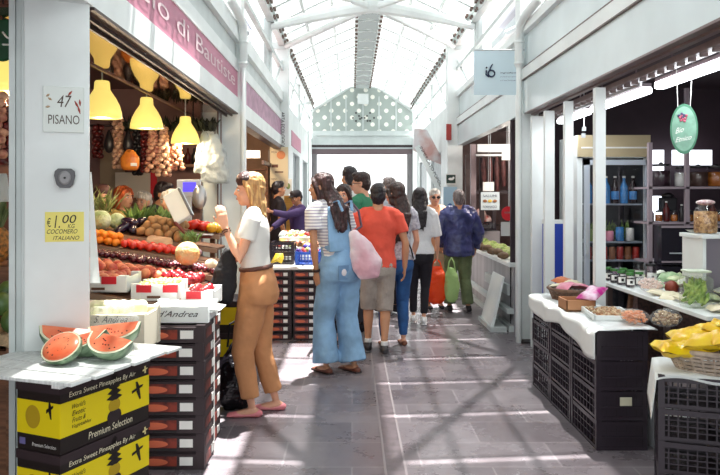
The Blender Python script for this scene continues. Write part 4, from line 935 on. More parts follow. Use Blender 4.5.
# ============================================================ THE FRUIT DISPLAY
def zf(x, d): return .93+.2*(d-4.5)-.15*(x+1.1)
disp = thing('display_rack', (-1.6, 5.2, .7), 'sloping fruit display with rows of trays on the white stand', 'display')
rows = [(4.34, 4.66), (4.7, 4.97), (5.0, 5.24), (5.27, 5.55), (5.6, 5.95), (6.0, 6.3)]
xr = [(-1.72, -.86), (-1.95, -.9), (-2.05, -.92), (-2.15, -.95), (-2.3, -1.05), (-2.4, -1.1)]
for (da, db), (xa, xb) in zip(rows, xr):
    m = MB(); p = [(xa, da), (xb, da), (xb, db), (xa, db)]
    dz = -.075
    m.hexa([Vector((x, y, zf(x, (da+db)/2)-.02+dz)) for x, y in p]+[Vector((x, y, zf(x, (da+db)/2)+dz)) for x, y in p]); m.build('tray_board', WOOD, disp)
    m = MB(); m.hexa([Vector((xa, da-.02, zf(xa, (da+db)/2)-.04+dz)), Vector((xb, da-.02, zf(xb, (da+db)/2)-.04+dz)), Vector((xb, da, zf(xb, (da+db)/2)-.04+dz)), Vector((xa, da, zf(xa, (da+db)/2)-.04+dz))]+[Vector((xa, da-.02, zf(xa, (da+db)/2)-.005+dz)), Vector((xb, da-.02, zf(xb, (da+db)/2)-.005+dz)), Vector((xb, da, zf(xb, (da+db)/2)-.005+dz)), Vector((xa, da, zf(xa, (da+db)/2)-.005+dz))])
    lab(m.build('tray_lip', mat('cream_lip', '9A7F6A', .5), disp), 'cream front lip')
for x, y in ((-1.7, 4.45), (-.95, 4.45), (-1.9, 5.5), (-1.08, 5.5), (-2.2, 6.2), (-1.2, 6.2)):
    m = MB(); m.b2((x-.02, y-.02, .7), (x+.02, y+.02, zf(x, y)-.1)); m.build('support', WOOD, disp)
m = MB(); m.b2((-1.245, 4.7, 0), (-1.07, 6.2, .72)); tag(m.build('counter_box', mat('wooden_side', '6A4A3C', .6, var=.3)), 'brown boxed lower counter under the right edge of the fruit display', 'counter')
def proto_fruit(name, r, mt, rx=None, stalk=False, leafy=False):
    m = MB(); m.ell((0, 0, 0), rx or (r, r, r*.92), u=12, v=8); o = m.build(name, mt, smooth=True); return o
def scatter(o, xa, xb, ya, yb, step, label, cat, group, zo=0, layers=1, jit=.3, lim=999, rr=None):
    n = 0; first = True; r = rr or step/2
    for L in range(layers):
        y = ya+L*step*.5
        j = 0
        while y <= yb-L*step*.3:
            x = xa+(j % 2)*step*.5+L*step*.5
            while x <= xb:
                if n < lim:
                    px = x+random.uniform(-jit, jit)*step*.3; py = y+random.uniform(-jit, jit)*step*.3
                    dm = next(((a_+b_)/2 for a_, b_ in rows if a_-.05 <= py <= b_+.05), py)
                    loc = (px, py, zf(px, dm)-.075+r+L*step*.62+zo)
                    rot = (random.uniform(0, 6), random.uniform(0, 6), random.uniform(0, 6))
                    if first: q = o; q.location = loc; q.rotation_euler = rot; first = False
                    else: q = o.copy(); COL.objects.link(q); q.location = loc; q.rotation_euler = rot; sc = random.uniform(.88, 1.1); q.scale = (sc, sc, sc)
                    tag(q, label, cat, group); n += 1
                x += step
            y += step*.9; j += 1
    return n
PEACH = mat('peach_skin', 'E8936A', .6, col2='C7453A', scale=9); CHERRY = mat('cherry_skin', '5B1526', .25, coat=.5, var=.4, scale=30); MANDA = mat('mandarin_skin', 'F28C1E', .45); TOM = mat('tomato_skin', 'D9301E', .25, coat=.4)
APP = mat('red_apple_skin', 'B9202A', .25, coat=.4, col2='7E1420', scale=7); YAP = mat('golden_apple_skin', 'DDD38A', .4); CABB = mat('cabbage_leaf', '9DB07A', .5, col2='DCE3C0', scale=10, bump=.6); MELONY = mat('cantaloupe_skin', 'D9A566', .7, col2='C7BB8C', scale=18, bump=.6); POT = mat('potato_skin', 'A37A4E', .8, var=.3, scale=12)
AUB = mat('aubergine_skin', '2B1830', .2, coat=.6); GREENS = mat('leafy_green', '4E6B32', .6, col2='7E9A50', scale=12)
# row 1 peaches, golden apples
scatter(proto_fruit('peach', .035, PEACH), -1.93, -1.25, 4.73, 4.95, .072, 'orange-pink peach in the tray just above the white cartons', 'peach', 'peaches on the display')
scatter(proto_fruit('apple', .036, APP), -1.22, -1.0, 4.73, 4.95, .074, 'dark red apple in the tray at the right of the peaches', 'apple', 'red apples on the display')
# row 2 cherries / dark grapes
scatter(proto_fruit('plum', .021, CHERRY), -2.0, -.96, 5.02, 5.22, .043, 'small dark red plum in the long curved middle tray', 'plum', 'dark plums on the display', layers=1, jit=.6)
# row 3 mandarins, tomatoes, pale veg
scatter(proto_fruit('mandarin', .03, MANDA), -2.12, -1.72, 5.3, 5.52, .064, 'bright orange mandarin heaped at the left end of the display', 'mandarin', 'mandarins on the display', layers=2)
scatter(proto_fruit('tomato', .031, TOM), -1.68, -1.3, 5.3, 5.52, .064, 'glossy red tomato in the tray right of the mandarins', 'tomato', 'tomatoes on the display')
scatter(proto_fruit('small_turnip', .03, mat('turnip_skin', 'DDD0C0', .5, col2='B88A98', scale=8)), -1.26, -1.14, 5.3, 5.52, .064, 'pale turnip in the tray beyond the tomatoes', 'turnip', 'turnips on the display')
# row 4 cabbages, melons, potatoes
scatter(proto_fruit('round_cabbage', .075, CABB), -2.26, -1.85, 5.66, 5.86, .15, 'pale green round cabbage on the upper shelf of the display', 'cabbage', 'cabbages on the display', layers=2, lim=7)
scatter(proto_fruit('potato', .035, POT, rx=(.04, .05, .032)), -1.66, -1.36, 5.64, 5.9, .075, 'brown potato heaped on the upper shelf beside the scale', 'potato', 'potatoes on the display', layers=3)
scatter(proto_fruit('aubergine', .04, AUB, rx=(.035, .035, .08)), -1.80, -1.68, 5.66, 5.88, .085, 'dark purple aubergine between cabbages and potatoes', 'aubergine', 'aubergines on the display', layers=2)
scatter(proto_fruit('red_pepper', .045, TOM, rx=(.042, .042, .055)), -1.34, -1.2, 6.05, 6.25, .09, 'red pepper on the highest shelf right of the scale', 'pepper', 'peppers on the display', layers=1)
scatter(proto_fruit('yellow_pepper', .045, mat('yellow_pepper_skin', 'F0B020', .25, coat=.5), rx=(.042, .042, .055)), -1.17, -1.12, 6.02, 6.25, .09, 'yellow pepper at the far right of the highest shelf', 'pepper', 'yellow peppers on the display')
# cantaloupe and pale melon right
o = proto_fruit('cantaloupe', .085, MELONY, rx=(.088, .088, .084)); o.location = (-1.15, 5.03, zf(-1.125, 4.98)+.075); tag(o, 'large orange cantaloupe melon at the right of the display', 'melon')
o = proto_fruit('white_melon', .05, mat('white_melon_skin', 'E6DFC2', .5)); o.location = (-1.0, 5.12, zf(-1, 5.1)-.02); tag(o, 'small cream melon next to the cantaloupe', 'melon')
# sacks, leaf heaps
m = MB(); m.limb([(-1.5, 5.57, 1.12), (-1.49, 5.59, 1.155), (-1.48, 5.61, 1.18)], [(.13, .03), (.12, .03), (.1, .02)], side=(1, 0, 0)); tag(m.build('paper_sack', mat('brown_paper', 'C9A888', .8), vox=.014, disp=.03, dscale=.06), 'brown paper sack folded down around the potatoes', 'sack')
def leafheap(name, x, y, z, w_, h, mt, label, cat, n=46, lw=.02, ll=.16, par=None, kind=None, dp=.08):
    m = MB()
    for i in range(n):
        bx = x+random.uniform(-w_, w_); by = y+random.uniform(-dp, dp); a_ = random.uniform(0, 6.28); tl = random.uniform(.2, .9); L = ll*random.uniform(.6, 1.1)
        d0 = Vector((math.cos(a_)*tl, math.sin(a_)*tl, h)).normalized(); sd = d0.cross(Z1).normalized()*lw
        p0 = Vector((bx, by, z)); p1 = p0+d0*L*.5+Z1*.01; p2 = p0+d0*L-Z1*L*.15*tl
        m.add([p0-sd*.3, p0+sd*.3, p1+sd, p2, p1-sd], [(0, 1, 2, 3, 4)])
    o = m.build(name, mt, par, solid=.003)
    if label: tag(o, label, cat)
    return o
leafheap('leaf_lettuce', -1.72, 6.12, 1.26, .16, 1.2, GREENS, 'dark green leafy vegetables heaped behind the aubergines', 'leafy vegetables', 110, .022, .2)
leafheap('leek_bundle', -2.2, 6.12, 1.36, .14, .8, mat('leek_green', 'A5A86A', .6, col2='6E7A40', scale=12), 'yellow-green leeks lying at the upper left of the display', 'leeks', 70, .012, .26)
leafheap('radish_leaves', -1.22, 5.45, 1.16, .06, .9, GREENS, 'small bunch of green leaves beside the turnips', 'leafy vegetables', 40, .012, .1)
# cartons of row 0
REDP = mat('red_print', 'CC1F2E', .5)
for i, (xa, xb, what) in enumerate(((-1.70, -1.36, 'peach'), (-1.33, -1.06, 'grape'), (-1.03, -.84, 'apple'))):
    zc = zf((xa+xb)/2, 4.5)-.07; dsc = ['leftmost white carton with red print, filled with peaches', 'middle white carton with red squares holding pale green grapes', 'rightmost white carton holding red apples beside the blonde woman'][i]
    t = white_crate((xa, 4.34, zc), (xb, 4.64, zc+.10), None, dsc, None, mt=mat('white_card', 'E6E8E6', .6))
    for k in range(2 if i < 2 else 1):
        m = MB(); m.b2((xa+.03+k*.16, 4.336, zc+.05), (xa+.12+k*.16, 4.34, zc+.096)); lab(m.build('print', REDP, t), 'red printed square')
    m = MB(); m.b2(((xa+xb)/2-.04, 4.335, zc+.015), ((xa+xb)/2+.04, 4.34, zc+.03)); m.build('hand_hole', mat('hole_brown', '6A4A3A', .7), t)
    pr = proto_fruit(['peach', 'grape', 'apple'][i], .033, [PEACH, mat('green_grape', 'C3CC6E', .3), APP][i], rx=None if i != 1 else (.014, .014, .017)); r = .033 if i != 1 else .014; st = r*2.1; first = True; x = xa+.05; 
    lb = ['pink peach inside the leftmost white carton', 'pale green grape inside the middle white carton', 'red apple inside the rightmost white carton'][i]
    while x < xb-.03:
        y = 4.38
        while y < 4.62:
            if first: q = pr; first = False
            else: q = pr.copy(); COL.objects.link(q)
            q.location = (x+random.uniform(-.004, .004), y, zc+.01+r+(.035 if i != 1 else .065)+random.uniform(0, .01)); q.rotation_euler = (random.random()*6, random.random()*6, 0); tag(q, lb, ['peach', 'grape', 'apple'][i], lb[:40]); y += st
        x += st
# scale with tilted display, screen scale
sc_ = thing('tilted_scale', (-1.42, 5.75, 1.3), 'white slanted weighing scale panel standing above the tomatoes', 'scale')
R1 = RY(R_(-32)) @ RX(R_(-25))
m = MB(); m.box((-1.38, 5.72, 1.43), (.16, .04, .28), R1); m.build('scale_panel', WHITE, sc_, bevel=.008)
m = MB(); m.box((-1.315, 5.695, 1.46), (.014, .05, .26), R1); lab(m.build('keypad_edge', mat('keypad', '5A5A60', .5), sc_), 'dark keypad strip')
m = MB(); m.limb([(-1.38, 5.62, 1.3), (-1.27, 5.6, 1.19)], [.012, .012]); m.limb([(-1.27, 5.6, 1.19), (-1.1, 5.6, 1.19)], [.012, .012]); lab(m.build('bracket', mat('red_brown_frame', '7A3630', .5), sc_), 'red-brown bracket')
m = MB(); m.lathe([(.09, 0), (.1, .01), (.095, .012)], (-1.17, 5.6, 1.2), sc=(1, .7)); m.build('pan', mat('steel', 'B5B5B5', .3, metal=.8), sc_)
s2 = thing('screen_scale', (-1.39, 6.12, 1.36), 'grey shop scale with glowing blue screen near the seller', 'scale')
m = MB(); m.box((-1.39, 6.14, 1.575), (.2, .05, .15)); m.build('casing', mat('pale_grey_plastic', 'C5CBD2', .4), s2, bevel=.01)
m = MB(); m.box((-1.38, 6.112, 1.585), (.11, .005, .08)); lab(m.build('screen', mat('blue_screen', '4B3FD0', .3, emit=.8), s2), 'blue lit screen')
m = MB(); m.b2((-1.41, 6.12, 1.2), (-1.37, 6.16, 1.5)); m.build('stem', GREYW, s2)
m = MB(); m.ell((-1.26, 5.95, 1.50), (.06, .03, .10)); tag(m.build('steel_scoop', mat('steel', 'B5B5B5', .3, metal=.8)), 'rounded pale scale pan standing beside the blue screen', 'pan')

# ---------- lamps over the fruit
LSH = mat('lamp_shade', 'F2D873', .5, emit=.55)
def shade(x, d, zb_, label):
    t = thing('pendant_lamp', (x, d, zb_), label, 'lamp', 'yellow pendant lamps')
    m = MB(); pr = [(.137, 0), (.134, .04), (.12, .09), (.095, .14), (.068, .18), (.056, .2), (.052, .25), (.045, .262), (.01, .265), (.008, .25), (.045, .24), (.05, .2), (.09, .135), (.115, .085), (.13, .02)]
    m.lathe(pr, n=28); lab(m.build('lamp_shade', LSH, t, world=False, smooth=True), 'glowing cream yellow shade')
    m = MB(); m.ell((0, 0, .08), .035); m.build('bulb', mat('bulb', 'FFE6B0', .5, emit=14), t, world=False)
    m = MB(); m.tube([(0, 0, .26), (0, 0, 2.72-zb_)], .006); m.build('cord', GREYW, t, world=False)
    pl_ = bpy.data.lights.new('bulb_light', 'POINT'); pl_.energy = 13; pl_.color = (1, .8, .55); pl_.shadow_soft_size = .06
    po = bpy.data.objects.new('bulb_light', pl_); COL.objects.link(po); po.location = (0, 0, -.03); po.parent = t
    return t
shade(-1.81, 3.85, 2.06, 'yellow pendant lamp left of the near column')
shade(-1.77, 5.1, 2.06, 'yellow pendant lamp just right of the near column')
shade(-1.74, 6.1, 2.08, 'yellow pendant lamp over the middle of the fruit display')
shade(-1.62, 7.0, 2.02, 'yellow pendant lamp nearest the hanging white bags')
# rail with garlands
m = MB(); m.tube([(-3.4, 7.25, 2.22), (-1.4, 7.25, 2.22)], .012); m.tube([(-3.3, 7.25, 2.22), (-3.3, 7.25, 2.72)], .008); m.tube([(-1.6, 7.25, 2.22), (-1.6, 7.25, 2.72)], .008)
tag(m.build('hanging_rail', mat('dark_rail', '3A2A26', .5)), 'dark rail carrying the garlic and chilli braids', 'rail')
def braid(x, d, z0, L, r, mt, label, cat, n=None, name='garlic_braid', taper=False):
    m = MB(); n = n or int(L/(r*1.1))
    for i in range(n):
        t = i/(n-1); w_ = r*(1.1 if not taper else 1.5*(.35+t))
        for k in range(3):
            a_ = i*1.3+k*2.1; m.ell((x+math.cos(a_)*w_, d+math.sin(a_)*w_, z0-.04-t*L), (r, r, r*.9), u=8, v=6)
    m.tube([(x, d, z0), (x, d, z0-L)], .008)
    return tag(m.build(name, mt, smooth=True), label, cat)
GAR = mat('garlic_skin', 'C99A7C', .6, col2='9A5A4A', scale=20); GARP = mat('pale_garlic_skin', 'D9B090', .6, col2='A87A66', scale=20); CHI = mat('dried_chilli', '6A1E1C', .4, col2='3A1214', scale=20); GOURD = mat('dark_gourd', '1E1A1C', .4)
braid(P(118, 0, 7.1).x, 7.1, 2.3, .46, .03, GARP, 'pale garlic braid hanging left of the orange bag', 'garlic', taper=False)
braid(P(95, 0, 7.1).x, 7.18, 2.23, .28, .03, CHI, 'short dark red chilli bunch at the left end of the rail', 'chillies', name='chilli_bunch')
braid(P(146, 0, 7.1).x, 7.1, 2.2, .40, .028, CHI, 'dark chilli bunch right of the orange bag', 'chillies', name='chilli_bunch')
braid(P(138, 0, 7.2).x, 7.2, 2.2, .42, .03, GOURD, 'nearly black dried bunch behind the orange bag', 'dried bunch', name='dried_bunch')
braid(P(153, 0, 7.0).x, 7.0, 2.2, .40, .03, GAR, 'reddish garlic braid, first of the three by the lamp', 'garlic', taper=True)
braid(P(164, 0, 7.0).x, 7.0, 2.2, .44, .03, GARP, 'long pale garlic braid, middle of the three by the lamp', 'garlic', taper=True)
braid(P(175, 0, 7.0).x, 7.05, 2.14, .32, .03, GAR, 'short reddish garlic braid nearest the third lamp', 'garlic', taper=True)
for xx, lb in ((109, 'black smoked gourd hanging left of the pale garlic braid'), (128, 'black smoked gourd hanging above the orange bag')):
    p = P(xx, 143, 7.0); m = MB(); m.lathe([(.005, .13), (.02, .1), (.045, .02), (.05, -.04), (.03, -.085), (.003, -.1)], p, n=14); m.tube([p+Z1*.12, Vector((p.x, 7.25, 2.22))], .003); tag(m.build('hanging_gourd', GOURD, smooth=True), lb, 'gourd')
leafheap('dried_herbs', P(165, 0, 7.2).x, 7.2, 2.16, .5, 1.1, mat('dried_herb', '2F3324', .8, col2='1C1F18', scale=9), 'dark dried herbs heaped along the hanging rail', 'herbs', 260, .02, .16, dp=.06)
p = P(130, 160, 6.9); m = MB(); m.limb([p+Z1*.08, p+Z1*.02, p-Z1*.07], [(.05, .03), (.095, .045), (.09, .04)], side=(1, 0, 0)); ob = m.build('orange_snack_bag', mat('orange_print', 'D9832E', .4, col2='B0521C', scale=10), vox=.01); tag(ob, 'orange printed bag hanging above the orange-haired woman', 'bag')
m = MB(); m.box(p+Vector((.05, -.045, -.045)), (.06, .004, .03)); m.build('label', WPRINT, ob)
m = MB(); m.tube([p+Z1*.09, Vector((p.x, 7.25, 2.22))], .003); m.build('string', DBROWN, ob)
# partition shelf, posters
m = MB(); m.b2((-2.5, 7.85, 1.83), (-1.5, 8.13, 1.86)); m.b2((-2.5, 8.0, 1.40), (-1.5, 8.13, 1.43)); sh = m.build('wall_shelf', WOOD); tag(sh, 'brown wooden shelf of dark bottles on the rear stall wall', 'shelf')
for k in range(14):
    m = MB(); m.lathe([(.03, 0), (.032, .1), (.012, .14), (.011, .18)], (-2.45+k*.07, 7.98, 1.86), n=10)
    tag(m.build('dark_bottle', GOURD if k % 3 else CHI, smooth=True), 'small dark bottle on the wooden rear shelf of the fruit stall', 'bottle', 'dark bottles on the rear shelf')
m = MB(); m.b2((P(100, 0, 8.1).x, 8.10, 1.2), (P(124, 0, 8.1).x, 8.14, 2.1)); struct(m.build('wall_panel_beige', mat('beige_panel', 'A38F74', .7)))
p = P(136, 185, 8.0); m = MB(); m.box(p, (.46, .01, .28)); po = m.build('poster', mat('cream_poster', 'D8CDBA', .7)); tag(po, 'cream and red poster behind the orange-haired woman', 'poster'); m = MB(); m.box(p+Vector((.2, -.01, 0)), (.07, .01, .28)); lab(m.build('stripe', REDP, po), 'red edge stripe')
# hanging white bags at column
for k, (x, y, w_, h, d_) in enumerate(((204, 152, .09, .19, 7.16), (214, 158, .12, .22, 7.1), (222, 165, .07, .17, 7.2))):
    p = P(x, y, d_); m = MB(); m.limb([p+Z1*h, p+Z1*h*.4, p-Z1*h*.4, p-Z1*h*1.0], [(w_*.45, .03), (w_*.8, .04), (w_, .05), (w_*1.25, .03)], side=(1, 0, 0))
    tag(m.build('hanging_bag', WBAG, vox=.012, disp=.05, dscale=.07), ['leftmost of the white plastic bags hanging beside the pillar', 'largest crumpled white plastic bag hanging beside the pillar', 'narrow white plastic bag hanging against the pillar'][k], 'bag', 'white bags hanging by the pillar')
m = MB(); m.tube([P(215, 118, 7.3), P(215, 140, 7.15)], .006); tag(m.build('bag_hook', BROWN), 'thin dark hook holding the white bags', 'hook')
# ---------- leftmost stall glimpse
m = MB(); m.b2((-1.85, 3.36, .0), (-1.53, 3.46, .78)); m.b2((-1.6, 3.33, 0), (-1.53, 3.36, .80)); tag(m.build('wooden_counter_post', WOOD), 'brown wooden post of the counter at the left edge', 'post')
t = white_crate((-1.95, 3.34, .80), (-1.55, 3.7, .865), None, 'pale wooden crate of mangoes at the left edge', None, mt=WOODL)
MANG = mat('mango_skin', '4F6E3A', .35, col2='7E8A44', scale=6)
for i, (x, y, z) in enumerate(((-1.62, 3.42, .91), (-1.72, 3.42, .91), (-1.67, 3.44, .99), (-1.60, 3.53, .93), (-1.7, 3.55, 1.03), (-1.63, 3.5, 1.0), (-1.78, 3.5, .93), (-1.7, 3.6, .92))):
    o = proto_fruit('mango', .05, MANG, rx=(.045, .045, .058)); o.location = (x, y, z); tag(o, 'dark green mango piled in the crate at the left edge', 'mango', 'mangoes in the left edge crate')
m = MB(); m.b2((-2.2, 3.7, 0), (-1.6, 4.1, 1.14)); tag(m.build('wooden_step_stand', WOOD), 'brown wooden step carrying the pineapples at the left edge', 'stand')
for i, (x, y, z) in enumerate(((-1.86, 3.8, 1.25), (-1.99, 3.84, 1.27), (-1.80, 3.98, 1.26))):
    t = thing('pineapple', (x, y, z-.1), ['golden pineapple nearest the pillar at the left edge', 'golden pineapple cut by the left picture edge', 'golden pineapple half hidden by the near pillar'][i], 'pineapple', 'pineapples at the left edge')
    m = MB(); m.ell((x, y, z), (.062, .062, .095), u=18, v=12); m.build('fruit_body', mat('pineapple_skin', 'B9762C', .6, col2='6A4A1E', scale=40, bump=1, bscale=50), t, smooth=True)
    leafheap('crown', x, y, z+.08, .012, 1.6, mat('pineapple_leaf', '4A5A34', .6), None, None, 36, .012, .19, par=t, dp=.012)
m = MB(); m.box((-1.745, 3.77, 1.30), (.045, .004, .04)); tag(m.build('price_tag', mat('yellow_card', 'EFE37C', .7)), 'tiny yellow price tag beside the pineapple', 'tag')
p = P(3, 40, 3.5); m = MB(); m.lathe([(.09, -.008), (.1, 0), (.09, .008)], p, n=32, rot=RX(math.pi/2), sc=(.75, 1.05)); gs = m.build('round_sign', mat('green_enamel', '14482C', .35)); tag(gs, 'dark green oval sign with white mark at the top left', 'sign')
m = MB(); q = p+Vector((.025, -.012, 0))
m.limb([q+Vector((-.02, 0, .035)), q+Vector((0, 0, .01)), q+Vector((.02, 0, .0)), q+Vector((.02, 0, -.025)), q+Vector((-.02, 0, -.025))], [.005]*5, n=6); m.build('emblem', WPRINT, gs)
m = MB(); m.tube([p+Z1*.1, Vector((p.x, 3.5, 2.72))], .004); m.build('cord', DBROWN, gs)
braid(P(6, 0, 3.7).x, 3.75, 1.99, .26, .03, CHI, 'dark dried chilli bunch at the left edge above the pineapples', 'chillies', name='chilli_bunch')
braid(P(-3, 0, 3.7).x, 3.7, 2.06, .3, .028, GAR, 'reddish dried braid cut by the left picture edge', 'garlic')
m = MB(); m.b2((-2.5, 4.15, .9), (-1.6, 4.18, 2.6)); struct(m.build('wall_left_wood_panel', mat('panel_wood', '5A3A30', .6, var=.3, scale=4)))
p = P(10, 145, 4.1); m = MB(); m.box(p, (.09, .005, .12)); tag(m.build('paper_note', PAPER), 'small pale paper note pinned on the dark wood at the left edge', 'note')
m = MB(); m.limb([P(1, 175, 3.6), P(2, 200, 3.6)], [(.03, .01), (.04, .012)]); tag(m.build('white_sack', WBAG), 'sliver of white bag at the left picture edge', 'bag')
# slanted white sheet at right of near column
m = MB(); m.hexa([Vector(q) for q in (P(90, 283, 3.5), P(100, 283, 3.6), P(100, 283, 3.62), P(90, 283, 3.52), P(90, 172, 3.5), P(91.5, 172, 3.6), P(91.5, 172, 3.62), P(90, 172, 3.52))]); tag(m.build('plastic_sheet', WHITE), 'narrow white plastic sheet hanging behind the near column', 'sheet')
# yellow pineapple cartons behind the blonde woman
for k in range(3): pineapple_box((-1.045, 5.4, k*.24), 0, 'yellow pineapple carton behind the blonde woman, %s of three' % ['lowest', 'middle', 'topmost'][k], L=.3, Wd=.4, H=.238, detail=False)
# ============================================================ SECOND LEFT COUNTER
_F = FRUITP; FRUITP = mat('dull_print', '9A5550', .5, col2='5A2E30', scale=20); 
c2_ = carton(.25, .38, .078, (-.885, 7.55, 0), 'dark red-printed carton, lowest of the left column under the second counter', 'cartons under the second left counter', side=False)
for cidx, x0 in enumerate((-.885, -.615)):
    for k in range(9):
        if cidx == 0 and k == 0: continue
        dup(c2_, (x0, 7.55, k*.0815), 0, 'dark red-printed carton, %s in the %s column under the second counter' % (ORD[k] if k < 8 else 'topmost', ('left', 'right')[cidx]))
m = MB(); m.b2((-.9, 7.54, .735), (-.34, 9.6, .755)); ct = m.build('serving_counter', mat('counter_white', 'D8D4D0', .5)); tag(ct, 'white paper-covered counter top over the dark cartons', 'counter')
for x, y in ((-.87, 9.5), (-.38, 9.5), (-.38, 8.4), (-.87, 8.4)):
    m = MB(); m.b2((x-.02, y-.02, 0), (x+.02, y+.02, .735)); m.build('leg', BROWN, ct)
# bananas
BAN = mat('banana_skin', 'EBCB3A', .45, var=.15)
bt = thing('banana_bunch', (-.83, 7.72, .757), 'yellow banana bunch on the counter behind the blonde woman', 'bananas')
for k in range(5):
    m = MB(); a_ = -.5+k*.25; m.limb([(-.86+k*.01, 7.70+k*.015, .80+.02*k), (-.80+.012*k, 7.68+k*.015, .83+.012*k), (-.755+.004*k, 7.69+k*.012, .80+.01*k)], [.012, .018, .009]); m.build('banana', BAN, bt, smooth=True)
def lattice_crate(w_, dp, h, name='produce_crate', mt=BLACKP, st=.034, rails=3, solid_front=False):
    """open-work plastic crate, origin at its middle bottom"""
    m = MB(); r = .012; x0, x1, y0, y1 = -w_/2, w_/2, -dp/2, dp/2
    m.b2((x0, y0, 0), (x1, y1, .006))
    for z0_, z1_ in ((0, .022), (h-.03, h-.004)):
        m.b2((x0, y0, z0_), (x1, y0+r, z1_)); m.b2((x0, y1-r, z0_), (x1, y1, z1_)); m.b2((x0, y0, z0_), (x0+r, y1, z1_)); m.b2((x1-r, y0, z0_), (x1, y1, z1_))
    for a_ in (x0-.002, x1-.028):
        for b_ in (y0-.002, y1-.028): m.b2((a_, b_, 0), (a_+.03, b_+.03, h))
    for k in range(1, rails):
        z = .02+(h-.05)*k/rails; m.b2((x0+.002, y0+.002, z), (x1-.002, y0+r-.002, z+.006)); m.b2((x0+.002, y1-r, z), (x1, y1-.002, z+.006)); m.b2((x0+.002, y0, z), (x0+r-.002, y1, z+.006)); m.b2((x1-r, y0, z), (x1-.002, y1, z+.006))
    x = x0+st
    while x < x1-.02:
        for b_ in (y0, y1-r): m.b2((x, b_+.001, 0), (x+.007, b_+r-.001, h-.01))
        x += st
    y = y0+st
    while y < y1-.02:
        for a_ in (x0, x1-r): m.b2((a_+.001, y, 0), (a_+r-.001, y+.007, h-.01))
        y += st
    if solid_front:
        m.b2((x0+.02, y0+.004, .01), (x1-.02, y0+.010, h-.02)); m.b2((x0+.03, y0-.006, h*.40), (x1-.03, y0+.006, h*.47)); m.b2((x0, y0-.006, h-.03), (x1, y0+.006, h-.008)); m.b2((x0, y0-.006, .0), (x1, y0+.006, .02))
    return m.build(name, mt)
cr = lattice_crate(.26, .34, .12, st=.04); cr.location = (-.77, 8.1, .757); tag(cr, 'black open-work crate on the second left counter beside the bananas', 'crate')
q = cr.copy(); COL.objects.link(q); q.location = (-.77, 8.1, .88); tag(q, 'upper black open-work crate stacked behind the bananas', 'crate')
cr2 = lattice_crate(.27, .4, .15, mt=mat('blue_plastic', '1F4FB0', .35), st=.035); cr2.location = (-.48, 8.0, .757); tag(cr2, 'blue plastic crate on the second left counter', 'crate')
_pk = [0]
def packs(pts, size, mats, label, cat, group, name='food_packet', rot=True):
    for i, p in enumerate(pts):
        sx, sy, sz = size; _pk[0] += 1; m = pillow(sx, sy, sz, 8, _pk[0])
        o = m.build(name, mats[i % len(mats)], smooth=True); o.location = p; o.rotation_euler = (random.uniform(-.3, .3), random.uniform(-.4, .4), random.uniform(-1, 1)) if rot else (0, 0, 0); tag(o, label, cat, group)
MIX = [mat('pack_red', 'B8403A', .4), mat('pack_white', 'D8D8D4', .4), mat('pack_green', '8AA05A', .4), mat('pack_brown', '8A5A3A', .5), mat('pack_yellow', 'D9B84A', .4)]
m = MB(); m.b2((-.9, 8.5, .756), (-.36, 8.9, .90)); m.b2((-.9, 8.9, .756), (-.36, 9.5, 1.0)); tag(m.build('display_step', WHITE2), 'white stepped stand heaped with packets on the second left counter', 'stand')
packs([(-.86+.075*(i % 7)+random.uniform(-.01, .01), 8.55+.16*(i//7), (.93 if i < 21 else 1.03)) for i in range(42)], (.035, .05, .03), MIX, 'small mixed vegetable packet heaped on the second left counter', 'packet', 'packets on the second left counter')
packs([(-.58+.045*i, 7.9+.07*(i % 3), .9) for i in range(5)], (.03, .03, .03), [mat('plum_purple', '5B3A8A', .4), MIX[0], MIX[2]], 'small colourful item lying in the blue crate', 'item', 'items in the blue crate')
for x in (-.6, -.45):
    m = MB(); m.box((x, 7.68, .762), (.12, .16, .006)); tag(m.build('paper_stack', PAPER), 'stack of white papers at the %s of the second left counter edge' % ('left' if x < -.5 else 'right'), 'paper')
m = MB(); m.ell((-.50, 8.15, .93), (.06, .06, .05)); tag(m.build('purple_cabbage', mat('purple_leaf', '4A3FA0', .4), smooth=True), 'round violet item above the blue crate', 'vegetable')
# poster board, yellow door, ARTA sign
DB = 11.95; p0 = P(270, 187, DB); p1_ = P(288, 147, DB)
m = MB(); m.b2((p0.x, DB, p0.z), (p1_.x, DB+.03, p1_.z)); po = m.build('poster_board', mat('cream_board', 'E3D3AE', .6)); tag(po, 'cream hanging board with orange stamp in front of the third left pillar', 'board')
m = MB(); c = P(281, 155, DB-.01); m.lathe([(.0705, -.003), (.0705, .003)], c, rot=RX(math.pi/2), n=20); lab(m.build('stamp', mat('orange_stamp', 'D98A58', .6), po), 'orange round stamp')
m = MB(); c = P(275, 166, DB-.01); m.box(c, (.1, .004, .05)); m.box(P(279, 172, DB-.01), (.14, .004, .02)); m.build('picture', mat('brown_print', '6A4030', .6), po)
for s_, y in (('PIZZA', 153), ('FORNO', 180)): text(s_, P(271.5, y, DB-.01), X1, Z1, .09, BROWN, po, height=.03)
m = MB(); m.b2((-1.13, 11.97, 0), (-.98, 12.0, 1.52)); pn = m.build('pine_screen', mat('yellow_pine', 'C99440', .55, var=.2, scale=8, stretch=(1, 1, 6))); tag(pn, 'yellow pine panel behind the black-shirted seller', 'panel')
m = MB(); m.b2((-1.12, 11.96, 1.55), (-1.0, 11.98, 1.8)); q = m.build('notice', PAPER); tag(q, 'white notice sheet above the yellow pine panel', 'notice'); m = MB(); m.ell((-1.06, 11.96, 1.68), (.035, .003, .05)); m.build('green_picture', MIX[2], q)
t_ = text('ARTA ECOLOGICA', P(281, 112, 12.085), -Z1, X1, .60, INK, None, name='column_lettering', height=.06); tag(t_, 'dark vertical lettering on the third left pillar', 'lettering')
